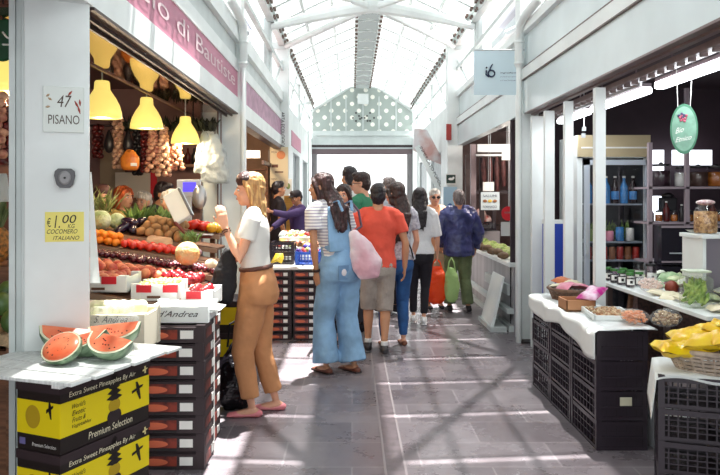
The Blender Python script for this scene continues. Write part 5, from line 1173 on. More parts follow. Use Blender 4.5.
# bakery glimpse behind column 2
m = MB(); 
for z in (1.2, 1.45, 1.7, 1.95): m.b2((-2.1, 12.0, z), (-1.42, 12.3, z+.02))
m.b2((-2.12, 12.0, 0), (-2.08, 12.3, 2.1)); m.b2((-1.44, 12.0, 0), (-1.40, 12.3, 2.1)); tag(m.build('bakery_rack', WOOD), 'brown bakery rack seen behind the second left pillar', 'rack')
for k in range(15):
    m = MB(); m.ell((0, 0, 0), (.07, .09, .045), u=10, v=8); o = m.build('bread_loaf', mat('bread_crust', 'C98A4A', .7, col2='9A5A2E', scale=9), smooth=True); o.location = (-2.02+.13*(k % 5), 12.12, (1.265, 1.515, 1.765)[k//5]); tag(o, 'orange-brown loaf on the bakery rack', 'bread', 'loaves on the bakery rack')
m = MB(); m.b2((-1.9, 10.2, 2.05), (-1.3, 10.22, 2.16)); struct(m.build('trim_17', WHITE))
pl_ = bpy.data.lights.new('bakery_fill_light', 'POINT'); pl_.energy = 60; pl_.color = (1, .75, .5); pl_.shadow_soft_size = .1; po = bpy.data.objects.new('bakery_fill_light', pl_); COL.objects.link(po); po.location = (-1.7, 10.0, 2.5)  # added fill light without a fixture, brightens the bakery stall

# ============================================================ RIGHT SIDE
# row of black crates by the aisle
def stack_at(x, y, rz, n, h, proto, nm, grp):
    for k in range(n):
        q = proto.copy() if k or nm != 'F' else proto
        if q is not proto: COL.objects.link(q)
        q.location = (x+random.uniform(-.004, .004), y, k*h); q.rotation_euler = (0, 0, rz)
        tag(q, 'black open-work crate, %s in the %s stack' % (['lowest', 'second from bottom', 'third from bottom', 'topmost'][k], nm), 'crate', grp)
base = lattice_crate(.30, .49, .176, st=.06, rails=3, solid_front=True)
for i, (y, nm) in enumerate(((4.51, 'nearest aisle-side right'), (5.02, 'middle aisle-side right'), (5.53, 'furthest aisle-side right'))):
    for k in range(4):
        q = base if (i == 0 and k == 0) else base.copy()
        if q is not base: COL.objects.link(q)
        q.location = (1.60+random.uniform(-.004, .004), y, k*.1775); tag(q, 'black open-work crate, %s in the %s stack' % (['lowest', 'second from bottom', 'third from bottom', 'topmost'][k], nm), 'crate', 'black crates along the right aisle edge')
m = MB(); m.box((1.62, 4.258, .29), (.07, .003, .05)); tag(m.build('crate_label', mat('cream_label', 'D5D2B8', .7)), 'small cream label on the nearest aisle-side crate', 'label')
def cloth(fn, nu, nv, label, mt=CLOTH, name='table_cloth', solid=.004):
    m = MB(); m.grid(fn, nu, nv); return tag(m.build(name, mt, smooth=True, solid=solid), label, 'cloth')
def c1f(u_, v):
    y = 4.24+1.58*v; s_ = u_*.62   # across from right to left then falling
    if s_ < .36: x = 1.80-s_; z = .717+.004*math.sin(v*30+u_*9)
    else: drop = s_-.36; L = .35+.65*abs(math.sin(v*5.2+.6)); L = .5+.16*math.sin(v*9+.8)+.28*(1-v); x = 1.44-.012*math.sin(v*22)-.01; z = .717-drop*L*.75
    return Vector((x, y, z))
cloth(c1f, 16, 50, 'white paper cloth over the row of black crates on the right')
m = MB(); m.grid(lambda u_, v: Vector((1.56+.22*u_+.0, 4.235-.0*v+.004*math.sin(u_*20), .718-.035*v*(1+.6*math.sin(u_*7)))), 10, 3)
# table goods at z .722
zt = .722
# basket with packets
def tray(c, w_, d_, h, mt, label, rz=0, name='tray', wt=.01):
    t = thing(name, c, label, 'tray' if name == 'tray' else name.replace('_', ' '), rz=rz)
    m = MB(); x, y = w_/2, d_/2
    m.b2((-x, -y, 0), (x, y, .008)); m.build('base', mt, t, world=False)
    m = MB(); m.b2((-x, -y, 0), (x, -y+wt, h)); m.b2((-x, y-wt, 0), (x, y, h)); m.b2((-x, -y, 0), (-x+wt, y, h)); m.b2((x-wt, -y, 0), (x, y, h)); m.build('rim', mt, t, world=False, bevel=.002); return t
def basket(c, rx, ry, h, mt, label, rz=0):
    t = thing('wicker_basket', c, label, 'basket', rz=rz); m = MB()
    for k in range(6):
        z = h*k/5; f = .8+.2*k/5; pts = [(rx*f*math.cos(a_*.314159), ry*f*math.sin(a_*.314159), z+.004*math.sin(a_*3.14+k*3.14)) for a_ in range(21)]; m.tube(pts, .008, n=6)
    m.lathe([(.78, 0), (.78, .004)], (0, 0, 0), n=20, sc=(rx, ry)); m.build('weave', mt, t, world=False)
    m = MB()
    for k in range(28):
        a_ = k*.2244; m.tube([(rx*.8*math.cos(a_), ry*.8*math.sin(a_), 0), (rx*1.01*math.cos(a_), ry*1.01*math.sin(a_), h)], .006, n=5)
    m.build('stakes', mt, t, world=False)
    m = MB(); pts = [(rx*1.02*math.cos(a_*.314159), ry*1.02*math.sin(a_*.314159), h) for a_ in range(21)]; m.tube(pts, .013, n=8); m.build('rim', mt, t, world=False); return t
WICK = mat('dark_wicker', '6B4E3C', .6, var=.3, scale=20); WICKG = mat('grey_wicker', 'B8A898', .6, var=.3, scale=20)
basket((1.66, 5.50, zt), .15, .2, .08, WICK, 'brown wicker basket of packets at the far end of the right crate row')
PP = [mat('packet_pink', 'D98AA0', .3), mat('packet_cream', 'DDD6B8', .3), mat('packet_orange', 'B9683A', .4)]
packs([(1.60, 5.42, zt+.10), (1.70, 5.55, zt+.11), (1.65, 5.62, zt+.12), (1.72, 5.42, zt+.10), (1.6, 5.55, zt+.09)], (.06, .08, .02), PP, 'pink and cream food packet in the brown wicker basket', 'packet', 'packets in the brown wicker basket')
t = tray((1.56, 5.0, zt), .2, .2, .075, mat('cardboard', 'B07E58', .7), 'small brown cardboard box on the right crate row', name='cardboard_box')
m = pillow(.12, .07, .03, 12, 5); o = m.build('magenta_packet', mat('magenta_foil', 'C22A8C', .3, col2='EAD0E0', scale=9), smooth=True); o.location = (1.66, 4.98, zt+.11); o.rotation_euler = (0, R_(-15), R_(50)); tag(o, 'magenta and white foil packet leaning on the cardboard box', 'packet')
tray((1.67, 4.70, zt), .26, .40, .035, WHITE, 'shallow white tray of mixed dried snacks on the right crate row', R_(-6), wt=.012)
m = MB()
for i in range(300): m.ell((1.57+.2*random.random(), 4.53+.34*random.random(), zt+.018+.022*random.random()), (.012, .009, .007), rot=RZ(random.random()*3), u=6, v=4)
tag(m.build('dried_snacks', mat('dried_mix', 'D9C3A0', .7, col2='A8734E', scale=30)), 'loose mixed dried snacks filling the shallow white tray', 'snacks', kind='stuff')
def bagfill(p, r, mt, label, n=120, pr=.011, cat='bag', rz=0, seal=True):
    t = thing('clear_bag', p, label, cat, rz=rz); m = MB()
    for i in range(n):
        while True:
            v = Vector((random.uniform(-1, 1), random.uniform(-1, 1), random.uniform(-1, 1)))
            if v.length < 1: break
        m.ell((v.x*r[0]*.85, v.y*r[1]*.85, r[2]+v.z*r[2]*.8), (pr, pr*.8, pr*.7), u=6, v=4)
    m.build('contents', mt, t, world=False)['kind'] = 'stuff'
    m = MB(); m.ell((0, 0, r[2]), r, u=18, v=12); 
    if seal: m.limb([(0, r[1]*.7, r[2]*1.1), (0, r[1]*1.25, r[2]*1.5)], [(r[0]*.5, .012), (r[0]*.7, .005)], side=(1, 0, 0))
    m.build('plastic_film', CLEARBAG, t, world=False, vox=.01, disp=.015, dscale=.04); return t
ORM = mat('candied_orange', 'E8813C', .4, col2='F0B080', scale=30); NUT = mat('nut_mix', 'D8C49C', .6, col2='9A7048', scale=40)
bagfill((1.735, 4.42, zt), (.085, .11, .045), ORM, 'clear bag of orange candied peel on the right crate row')
bagfill((1.84, 4.22, zt+.02), (.085, .15, .05), NUT, 'clear bag of mixed nuts at the near end of the right crate row', rz=R_(-35))
bagfill((1.80, 4.62, zt), (.05, .07, .03), NUT, 'small clear bag of nuts behind the orange peel bag')
# white shelf counter
sc = thing('shelf_counter', (2.2, 4.6, 0), 'long white shelf table of jars and packets inside the right stall', 'table')
m = MB(); m.b2((1.93, 3.92, .825), (2.5, 5.72, .85)); m.build('table_top', WHITE, sc, bevel=.003)
for x, y in ((2.0, 5.6), (2.45, 5.6), (2.0, 4.0), (2.45, 4.0)):
    m = MB(); m.b2((x-.02, y-.02, 0), (x+.02, y+.02, .825)); m.build('leg', BROWN, sc)
m = MB(); m.limb([(1.98, 5.2, .5), (2.06, 5.3, .82)], [.02, .02]); lab(m.build('brace', WOOD, sc), 'brown diagonal wooden brace')
m = MB(); m.b2((2.3, 5.8, 0), (2.9, 5.9, .8)); tag(m.build('snack_crate_front', mat('brown_weave', '4A322C', .7, var=.5, scale=40)), 'dark brown patterned panel under the white shelf table', 'panel')
# jars
def jar(name, x, y, z, r, h, cont, lid, label, group, fill=.8, labelm=None, n=18, lh=.014):
    t = thing(name, (x, y, z), label, 'jar', group)
    m = MB(); m.lathe([(r*.88, 0), (r, .006), (r, h*.78), (r*.8, h*.88), (r*.8, h*.92)], n=n); m.build('glass_body', GLASS, t, world=False, smooth=True)
    m = MB(); m.lathe([(r*.84, .004), (r*.95, .008), (r*.95, h*fill*.8), (.001, h*fill*.82)], n=n); m.build('contents', cont, t, world=False, smooth=True)
    m = MB(); m.lathe([(r*.86, h*.88), (r*.88, h*.9), (r*.88, h*.9+lh), (.002, h*.9+lh+.003)], n=n); m.build('lid', lid, t, world=False)
    if labelm:
        m = MB(); m.grid(lambda u_, v: Vector((r*1.01*math.cos(-2.6+1.9*u_), r*1.01*math.sin(-2.6+1.9*u_), h*.2+h*.4*v)), 10, 1); q = m.build('label', labelm, t, world=False); lab(q, 'white paper label')
        m = MB(); m.box((r*1.03*math.cos(-1.65), r*1.03*math.sin(-1.65), h*.4), (.018, .002, .02), RZ(-.08)); m.build('label_print', INK, q, world=False)
    return t
DJ = mat('dark_preserve', '2A1620', .4); GL = mat('green_lid', '3F7A3A', .4); HON = mat('honey', 'A5622A', .2); BL = mat('black_lid', '1E1E22', .4)
j0 = jar('preserve_jar', 1.99, 5.6, .851, .033, .10, DJ, GL, 'small dark preserve jar with green lid, first at the far end of the white shelf', 'preserve jars on the white shelf', labelm=WPRINT)
for i, (x, y, lb) in enumerate(((1.99, 5.46, 'second'), (1.99, 5.32, 'third'), (2.0, 5.18, 'fourth'))):
    dup(j0, (x, y, .851), 0, 'small dark preserve jar with green lid, %s along the white shelf edge' % lb)
for i, (x, y, lb) in enumerate(((2.08, 5.52, 'far'), (2.08, 5.38, 'middle'), (2.09, 5.24, 'near'))):
    dup(j0, (x, y, .851), 0, 'dark preserve jar in the second row, %s one' % lb)
j1 = jar('preserve_jar', 2.17, 5.45, .851, .042, .16, DJ, BL, 'taller dark jar with black lid and white label, left of the pair', 'tall jars on the white shelf', labelm=WPRINT)
dup(j1, (2.2, 5.3, .851), 0, 'taller dark jar with black lid and white label, right of the pair')
bagfill((2.03, 4.9, .851), (.075, .13, .055), mat('pink_shells', 'E8C4B0', .6, col2='F4E4DC', scale=30), 'clear bag of pale pink snacks on the white shelf', 90)
m = MB(); m.ell((2.14, 4.82, .895), (.045, .05, .048)); tag(m.build('red_spice_bag', mat('paprika', '8A3A26', .5), vox=.01), 'small rust-red spice bag on the white shelf', 'bag')
bagfill((2.1, 5.66, .851), (.05, .06, .05), mat('red_mix', '9A3A3A', .6, col2='5A6AA0', scale=30), 'clear bag of dark red snacks at the far end of the white shelf', 60)
packs([(2.24+.09*(i % 4), 5.5-.17*(i//4), .868+.012*((i*7) % 4)) for i in range(28)], (.055, .07, .024), [mat('packet_pale_green', 'C9D6A8', .35), mat('packet_white', 'DDE3D6', .35), mat('packet_mint', 'A8C89A', .35)], 'pale green and white food packet piled on the white shelf', 'packet', 'pale packets on the white shelf')
packs([(2.21, 4.95, .875), (2.19, 4.72, .875), (2.24, 4.83, .90), (2.2, 4.6, .875)], (.05, .07, .02), [mat('packet_maroon', '6A2A3A', .35), mat('packet_purple', '4A2A4A', .35)], 'dark maroon food packet lying on the white shelf', 'packet', 'maroon packets on the white shelf')
packs([(2.03, 4.6, .87), (2.05, 4.45, .87), (2.17, 4.02, .87), (2.06, 4.06, .87), (2.02, 4.74, .87)], (.05, .07, .018), [mat('packet_cream', 'DDD6B8', .3)], 'cream packet at the near edge of the white shelf', 'packet', 'cream packets on the white shelf')
# big jar of green peppers
t = thing('pepper_jar', (2.03, 4.25, .851), 'big square glass jar of long green peppers at the right', 'jar')
m = MB(); m.box((0, 0, .09), (.15, .14, .18)); m.box((0, 0, .19), (.12, .11, .03)); m.build('glass_body', plasticbag('thick_glass', 'C4D8B8', .84), t, world=False, bevel=.02)
m = MB()
for i in range(80):
    x, y, z = random.uniform(-.048, .048), random.uniform(-.042, .042), random.uniform(.04, .14); a_ = random.uniform(-.6, .6); b_ = random.uniform(-1.3, 1.3); d0 = Vector((math.sin(b_)*.03, math.sin(a_)*.02, math.cos(b_)*.035))
    v = Vector((x, y, z)); m.limb([v-d0, v+Vector((.006, 0, 0)), v+d0], [.008, .014, .005], n=7)
m.build('green_peppers', mat('green_pepper_skin', 'B4C866', .3, col2='6E9430', scale=20), t, world=False, smooth=True)['kind'] = 'stuff'
m = MB(); m.box((0, 0, .212), (.13, .12, .012)); lab(m.build('lid', mat('frosted_lid', 'C9D6C0', .4), t, world=False, bevel=.004), 'pale frosted lid')
bagfill((2.2, 4.06, .86), (.08, .08, .08), mat('bean_mix', '7A9A4A', .5, col2='C8C08A', scale=30), 'clear bag of green and cream pulses beside the pepper jar', 90)
bagfill((2.32, 4.1, .99), (.08, .07, .05), mat('olive_mix', '5A5A34', .5, col2='8A8A54', scale=30), 'clear bag of olives piled behind the pepper jar', 90)
# white shelf unit with big jar
un = thing('shelf_unit', (2.25, 4.3, .85), 'white box shelf standing on the white table at the right edge', 'shelf')
m = MB(); m.b2((2.09, 4.3, 1.25), (2.7, 4.6, 1.275)); m.build('shelf_top', WHITE, un, bevel=.003)
m = MB(); m.b2((2.13, 4.58, .852), (2.7, 4.6, 1.25)); m.build('back_panel', mat('lilac_grey', '9C94A0', .6), un)
m = MB(); m.b2((2.11, 4.33, 1.0), (2.13, 4.6, 1.25)); m.build('side_panel', WHITE, un)
t = thing('storage_jar', (2.17, 4.42, 1.276), 'tall glass jar of dried chickpeas on the white box shelf', 'jar')
m = MB(); m.lathe([(.062, 0), (.07, .01), (.07, .14), (.05, .165), (.048, .18)], n=24); m.build('glass_body', GLASS, t, world=False, smooth=True)
m = MB(); m.lathe([(.06, .004), (.066, .01), (.066, .135), (.001, .14)], n=24); m.build('contents', mat('chickpeas', 'C9A06A', .6, col2='8A6038', scale=60, bump=1, bscale=90), t, world=False, smooth=True)
m = MB(); m.ell((0, 0, .19), (.055, .055, .018)); lab(m.build('cloth_cap', mat('red_dotted_cloth', 'A87A7E', .8, col2='D8CFCF', scale=40), t, world=False, smooth=True), 'faded red cloth cap')
m = MB(); m.lathe([(.001, 0), (.05, .004), (.07, .016), (.072, .016)], (2.18, 4.54, 1.276), n=20); tag(m.build('dish', PAPER, smooth=True), 'small white dish beside the chickpea jar', 'dish')
# front-right stack, cloth, basket, yellow packets
RA = R_(-20); O = Vector((1.49, 3.5, 0)); uu = Vector((math.cos(RA), math.sin(RA), 0)); vv = Vector((-math.sin(RA), math.cos(RA), 0))
fb = lattice_crate(.56, .36, .158, st=.042, rails=4)
for k in range(4):
    q = fb if k == 0 else fb.copy()
    if k: COL.objects.link(q)
    c = O+uu*.28+vv*.18; q.location = (c.x, c.y, k*.159); q.rotation_euler = (0, 0, RA); tag(q, 'black lattice crate, %s in the stack at the right picture edge' % ['lowest', 'second from bottom', 'third from bottom', 'topmost'][k], 'crate', 'black crates at the right edge')
def c2f(u_, v):
    s_ = -.2+.83*u_; t_ = -.02+.42*v; z = .642+.003*math.sin(u_*20); 
    if s_ < 0: z -= -s_*1.0; s_ = -.01-.12*(-s_)
    if v < .12: z -= .02*(1+.4*math.sin(u_*14)); t_ = -.012
    p = O+uu*s_+vv*t_; return Vector((p.x, p.y, z))
cloth(c2f, 30, 20, 'white cloth draped over the crate stack at the right edge')
bk = O+uu*.30+vv*.17; basket((bk.x, bk.y, .648), .26, .17, .10, WICKG, 'greyish wicker basket of yellow packets at the right edge', RA)
YP = mat('yellow_packet', 'F2D21E', .3, col2='E8B812', scale=6)
for i, (a_, b_, z, rz, w_) in enumerate(((.12, .10, .755, .3, .13), (.26, .07, .785, -.2, .13), (.2, .2, .80, .1, .14), (.36, .16, .84, -.4, .13), (.34, .05, .80, .2, .12), (.42, .1, .86, .5, .12))):
    p = O+uu*a_+vv*b_; t = thing('yellow_food_packet', (p.x, p.y, z), ['yellow food packet at the left end of the grey basket', 'yellow food packet in the front middle of the grey basket', 'yellow food packet lying at the back left of the grey basket', 'yellow food packet heaped highest in the grey basket', 'yellow food packet at the front right of the grey basket', 'yellow food packet cut by the right picture edge'][i], 'packet', 'yellow packets in the grey basket', RA+rz)
    m = pillow(w_*1.05, .095, .045, 14, i+40); m.build('film', YP, t, world=False, smooth=True, disp=.014, dscale=.03)
    if i in (1, 3, 4): text('TIN' if i != 1 else 'S', (-.02, -.05, .034), X1, (0, .9, .43), .06 if i != 1 else .02, INK, t, height=.022, world=False, ext=.004)
    if i in (0, 1):
        m = MB(); m.ell((.0, -.05, .015), (.035, .012, .015)); lab(m.build('window', mat('packet_window', 'E9DFC6', .3), t, world=False), 'clear window with pale contents')
# white side wall low behind crates on right (stall plinth)
m = MB(); m.b2((1.80, 3.9, .0), (1.84, 7.2, .30)); struct(m.build('baseboard_right', GREYW))
m = MB(); m.b2((1.84, 3.4, .0), (1.88, 4.2, .55)); struct(m.build('wall_right_low', mat('plinth_grey', '8F8A90', .5)))
# ---------- fridge
fr = thing('drinks_fridge', (2.53, 7.3, 0), 'tall glass-door drinks fridge with beige header in the right stall', 'fridge')
X0, X1_, YF = 2.19, 2.89, 7.0
m = MB(); m.b2((X0, YF, 0), (X0+.05, 7.6, 1.9)); m.b2((X1_-.05, YF, 0), (X1_, 7.6, 1.9)); m.b2((X0, 7.55, 0), (X1_, 7.6, 1.9)); m.b2((X0, YF, 0), (X1_, 7.6, .3)); m.b2((X0, YF, 1.88), (X1_, 7.6, 2.1)); m.build('cabinet', WHITE, fr)
m = MB(); m.b2((X0+.051, 7.5, .3), (X1_-.051, 7.54, 1.88)); m.b2((X0+.051, YF+.02, .3), (X0+.055, 7.54, 1.88)); m.b2((X1_-.055, YF+.02, .3), (X1_-.051, 7.54, 1.88)); lab(m.build('liner', mat('dark_liner', '3A4048', .4), fr), 'dark inner lining')
m = MB(); m.b2((X0, YF-.03, 1.89), (X1_, YF, 2.1)); lab(m.build('header', mat('beige_header', 'B9AA88', .5), fr), 'beige header panel')
m = MB(); m.b2((X0+.03, YF-.035, 1.97), (X1_, YF-.03, 1.985)); m.build('header_line', WPRINT, fr)
df = MB(); df.b2((X0+.06, YF-.04, .3), (X0+.11, YF-.0, 1.86)); df.b2((X1_-.05, YF-.04, .3), (X1_, YF, 1.86)); df.b2((X0+.06, YF-.04, 1.81), (X1_, YF, 1.86)); df.b2((X0+.06, YF-.04, .3), (X1_, YF, .36)); dd_ = df.build('door', mat('alu_frame', 'B9C2CC', .35), fr)
m = MB(); m.b2((X0+.11, YF-.025, .36), (X1_-.05, YF-.02, 1.81)); m.build('glass', GLASS, dd_)
m = MB(); m.b2((X0+.07, YF-.07, .95), (X0+.09, YF-.04, 1.25)); m.build('handle', GREYW, dd_)
for z in (.62, .87, 1.05, 1.42):
    m = MB(); m.b2((X0+.05, YF+.03, z), (X1_-.05, 7.5, z+.015)); m.build('fridge_shelf', mat('shelf_wire', '8E98A5', .4), fr)
def bottle(x, y, z, r, h, body, label, cat, grp, cap=None, neck=True, lm=None):
    t = thing('bottle' if neck else 'can', (x, y, z), label, cat, grp)
    m = MB(); m.lathe([(r*.9, 0), (r, .006), (r, h*.6), (r*.35, h*.82), (r*.33, h*.94)] if neck else [(r*.85, 0), (r, .006), (r, h*.94), (r*.85, h)], n=12); m.build('body', body, t, world=False, smooth=True)
    if cap: m = MB(); m.lathe([(r*.42, h*.93), (r*.42, h)], n=10); m.build('cap', cap, t, world=False)
    if lm: m = MB(); m.lathe([(r*1.02, h*.15), (r*1.02, h*.45)], n=12); m.build('label', lm, t, world=False)
    return t
BLB = mat('blue_bottle', '3B86C8', .2, var=.2, scale=20); DKB = mat('dark_drink', '241418', .2)
for i in range(6): bottle(2.33+i*.088, 7.1, 1.436, .038, .27, DKB if i % 2 else BLB, 'dark drink bottle with blue label, %s from left on the top fridge shelf' % ['first', 'second', 'third', 'fourth', 'fifth', 'sixth'][i], 'bottle', 'bottles on the top fridge shelf', cap=MIX[1], lm=BLB)
for i in range(5): bottle(2.34+i*.1, 7.1, 1.066, .04, (.12, .1, .1, .14, .13)[i], [MIX[2], MIX[1], PP[0], BLB, MIX[1]][i], '%s from left on the middle fridge shelf' % ['small green tub, first', 'white pot, second', 'pinkish pot, third', 'blue tub, fourth', 'white tub, fifth'][i], 'tub', 'tubs on the middle fridge shelf', neck=False)
for i in range(7): bottle(2.33+i*.078, 7.1, .886, .033, .125, mat('red_can', 'A5302A', .3) if i % 2 == 0 else MIX[3], '%s can, %s from left on the lower fridge shelf' % ('red' if i % 2 == 0 else 'brown', ['first', 'second', 'third', 'fourth', 'fifth', 'sixth', 'seventh'][i]), 'can', 'cans on the lower fridge shelf', neck=False)
leafheap('fridge_greens', 2.55, 7.2, 1.08, .2, 1.3, GREENS, 'dark green leaves behind the tubs in the fridge', 'greens', 70, .018, .2)
# ---------- back shelf with jars
bs = thing('back_shelf', (3.1, 6.75, 0), 'pinkish-brown back shelf holding big jars in the right stall', 'shelf')
SHM = mat('shelf_pink_brown', 'A2949B', .5)
for z in (.89, 1.25, 1.575):
    m = MB(); m.b2((2.72, 6.6, z), (3.75, 6.95, z+.02)); m.build('shelf_board', SHM, bs)
for x in (2.72, 3.06, 3.7):
    m = MB(); m.b2((x, 6.6, 0), (x+.035, 6.64, 2.5 if x == 3.06 else 2.0)); m.build('upright', SHM, bs)
for i, (px_, w_, h, cm, lb) in enumerate(((661, .085, .22, DJ, 'wide dark storage jar, leftmost on the back shelf'), (681, .058, .19, MIX[1], 'narrow pale-labelled storage jar on the back shelf'), (698, .09, .2, mat('brown_tea', '4A342C', .6), 'wide brown storage jar under the oval sign'), (716, .09, .2, HON, 'amber storage jar at the right end of the back shelf'))):
    x = P(px_, 0, 6.75).x; t = jar('storage_jar', x, 6.75, 1.596, w_, h, cm, BL, lb, 'big jars on the back shelf', fill=.85, n=20)
    m = MB(); m.ell((0, 0, h*.98), (.02, .02, .016)); m.build('knob', BL, t, world=False)
for i in range(13):
    x = 2.79+i*.072; kind = i % 4
    if kind in (0, 2): bottle(x, 6.72+.05*(i % 2), 1.271, .028, .13+.03*(i % 3), [DJ, GOURD, CHI][i % 3], 'small dark bottle among the jumble on the middle back shelf', 'bottle', 'small bottles on the middle back shelf', cap=MIX[1])
    else: jar('small_jar', x, 6.72, 1.271, .033, .10, [DJ, HON][i % 2], BL, 'small dark jar among the jumble on the middle back shelf', 'small jars on the middle back shelf')
m = MB(); m.box((2.98, 6.8, 1.43), (.14, .1, .13)); m.lathe([(.05, 0), (.06, .03), (.02, .05)], (2.98, 6.8, 1.49)); tag(m.build('coffee_grinder', BL, bevel=.01), 'black grinder standing on the middle back shelf', 'grinder')
# oven/cupboard below
ov = thing('glass_oven', (3.05, 6.5, 0), 'dark glass-fronted oven under the back shelf', 'oven')
m = MB(); m.b2((2.76, 6.42, .2), (3.26, 6.58, .88)); m.b2((2.76, 6.42, .895), (3.3, 6.58, 1.24)); m.build('casing', mat('oven_dark', '1E1C26', .25), ov)
m = MB(); m.b2((3.08, 6.40, .86), (3.13, 6.42, 1.25)); m.b2((2.76, 6.40, 1.225), (3.3, 6.42, 1.245)); m.b2((2.76, 6.40, .915), (3.3, 6.42, .93)); m.build('frame', SHM, ov)
m = MB(); m.tube([(2.82, 6.39, 1.0), (3.05, 6.39, 1.0)], .006); m.build('handle', GREYW, ov)
m = MB(); m.b2((3.09, 6.395, 1.18), (3.12, 6.40, 1.22)); m.build('switch', GL, ov)
# glowing panels added in place of the bright openings behind the jars
LP = mat('opening_glow', 'F2F6FF', .5, emit=1.6)
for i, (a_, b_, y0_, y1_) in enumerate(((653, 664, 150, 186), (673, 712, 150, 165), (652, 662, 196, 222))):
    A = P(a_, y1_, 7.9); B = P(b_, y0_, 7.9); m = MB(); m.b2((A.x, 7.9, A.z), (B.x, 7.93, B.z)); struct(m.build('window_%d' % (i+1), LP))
# ---------- tube lights
TUBE = mat('tube_glow', 'F4FAFF', .5, emit=5)
for i, (ya, yb) in enumerate(((3.3, 4.92), (5.12, 6.25), (6.42, 7.25))):
    t = thing('tube_light', (2.1, (ya+yb)/2, 2.26), ['nearest white fluorescent tube above the right stall', 'middle white fluorescent tube above the right stall', 'furthest white fluorescent tube above the right stall'][i], 'lamp', 'tube lights of the right stall')
    m = MB(); m.b2((2.06, ya, 2.235), (2.14, yb, 2.285)); m.build('diffuser', TUBE, t, bevel=.015)
    m = MB(); m.b2((2.07, ya, 2.285), (2.13, yb, 2.31)); m.tube([(2.1, ya+.2, 2.3), (2.1, ya+.2, 2.72)], .006); m.tube([(2.1, yb-.2, 2.3), (2.1, yb-.2, 2.72)], .006); m.build('fixture', SHM, t)
    al = bpy.data.lights.new('tube_lamp', 'AREA'); al.shape = 'RECTANGLE'; al.size = .08; al.size_y = yb-ya; al.energy = 3.5*(yb-ya); al.color = (.93, .96, 1)
    ao = bpy.data.objects.new('tube_lamp', al); COL.objects.link(ao); ao.location = (0, 0, -.03); ao.parent = t
m = MB(); m.limb([(2.0, 3.2, 2.33), (2.0, 5.0, 2.33), (2.04, 5.1, 2.30), (2.04, 7.2, 2.30)], [.018]*4, n=8); tag(m.build('ceiling_conduit', TR, smooth=True), 'brownish conduit pipe running beside the tube lights', 'pipe')
# small camera-like hook hanging (two bits)
p = P(584, 129, 6.6); m = MB(); m.tube([(p.x, 6.6, p.z), (p.x, 6.6, 2.72)], .004); m.box((p.x, 6.6, p.z), (.03, .03, .035)); m.box((p.x-.005, 6.6, p.z-.06), (.03, .03, .04)); tag(m.build('hanging_hook', GREYW), 'small pale hook hanging in front of the fridge header', 'hook')
# oval sign
t = thing('oval_sign', (P(684, 129, 4.55).x, 4.55, P(684, 129, 4.55).z), 'mint green oval sign with pink flowers hanging in the right stall', 'sign', rz=R_(-22))
m = MB(); m.lathe([(.9, -.008), (1, -.004), (1, .004), (.9, .008)], (0, 0, 0), n=40, rot=RX(math.pi/2), sc=(.077, .153)); lab(m.build('board', mat('mint_paint', '7DA893', .7, var=.15, scale=24), t, world=False), 'mint green oval board')
m = MB(); m.lathe([(1.0, -.007), (1.03, -.007), (1.03, .007), (1.0, .007)], (0, 0, 0), n=40, rot=RX(math.pi/2), sc=(.078, .154)); lab(m.build('edge', mat('green_edge', '3F7A5E', .5), t, world=False), 'darker green edge')
for k in range(11):
    m = MB(); a_ = k*2.4; r_ = .008*math.sqrt(k)*1.0; m.ell((-.008+r_*math.cos(a_), -.012, .075+r_*math.sin(a_)*1.1), (.0085, .004, .0085), u=8, v=6); lab(m.build('flower', mat('flower_pink', 'B5566E', .5) if k % 3 else mat('flower_blue', '4A4468', .5), t, world=False), 'small painted flower')
text('Bio', (-.05, -.011, -.03), (1, 0, .25), Z1, .05, WPRINT, t, height=.035, shear=.4, world=False)
text('Etnico', (-.05, -.011, -.085), (1, 0, .2), Z1, .095, WPRINT, t, height=.03, shear=.4, world=False)
m = MB(); m.tube([(-.035, 0, .13), (-.045, 0, .42)], .002, n=5); m.tube([(.035, 0, .13), (.05, 0, .42)], .002, n=5); m.build('string', WPRINT, t, world=False)
# ---------- banner with logo
A = P(474, 95, 7.42); B = P(521, 50, 7.42)
bn = thing('hanging_banner', ((A.x+B.x)/2, 7.42, A.z), 'pale square banner with dark blue logo hanging from the right pillar', 'banner')
m = MB(); m.b2((A.x, 7.42, A.z), (B.x, 7.428, B.z)); m.build('cloth', mat('banner_cloth', 'C9DDE6', .6), bn)
NV = mat('logo_navy', '1C2A4A', .5)
m = MB(); c = P(491.5, 72.5, 7.41)
pts = [c+Vector((.033*math.cos(k*.349), 0, .033*math.sin(k*.349)-.01)) for k in range(19)]; m.tube(pts, .008, n=6); m.limb([c+Vector((-.03, 0, .0)), c+Vector((-.01, 0, .05)), c+Vector((.01, 0, .085))], [.007, .008, .006], n=6); m.limb([c+Vector((-.052, 0, .02)), c+Vector((-.056, 0, -.02)), c+Vector((-.03, 0, -.045))], [.008, .008, .006], n=6); m.ell(c+Vector((-.05, 0, .05)), .01, u=8, v=6)
lab(m.build('logo', NV, bn), 'dark blue curved logo')
text('ingrosfarma', P(500.5, 74, 7.415), X1, Z1, .19, NV, bn, height=.022)
text('prodotti per alimenti', P(500.5, 77.5, 7.415), X1, Z1, .18, mat('logo_grey', '6A7890', .5), bn, height=.014); text('e il tuo benessere', P(500.5, 81, 7.415), X1, Z1, .17, _M['logo_grey'], bn, height=.014)
m = MB(); m.tube([(A.x, 7.42, B.z), (1.78, 7.42, B.z)], .008); m.build('rod', GREYW, bn)
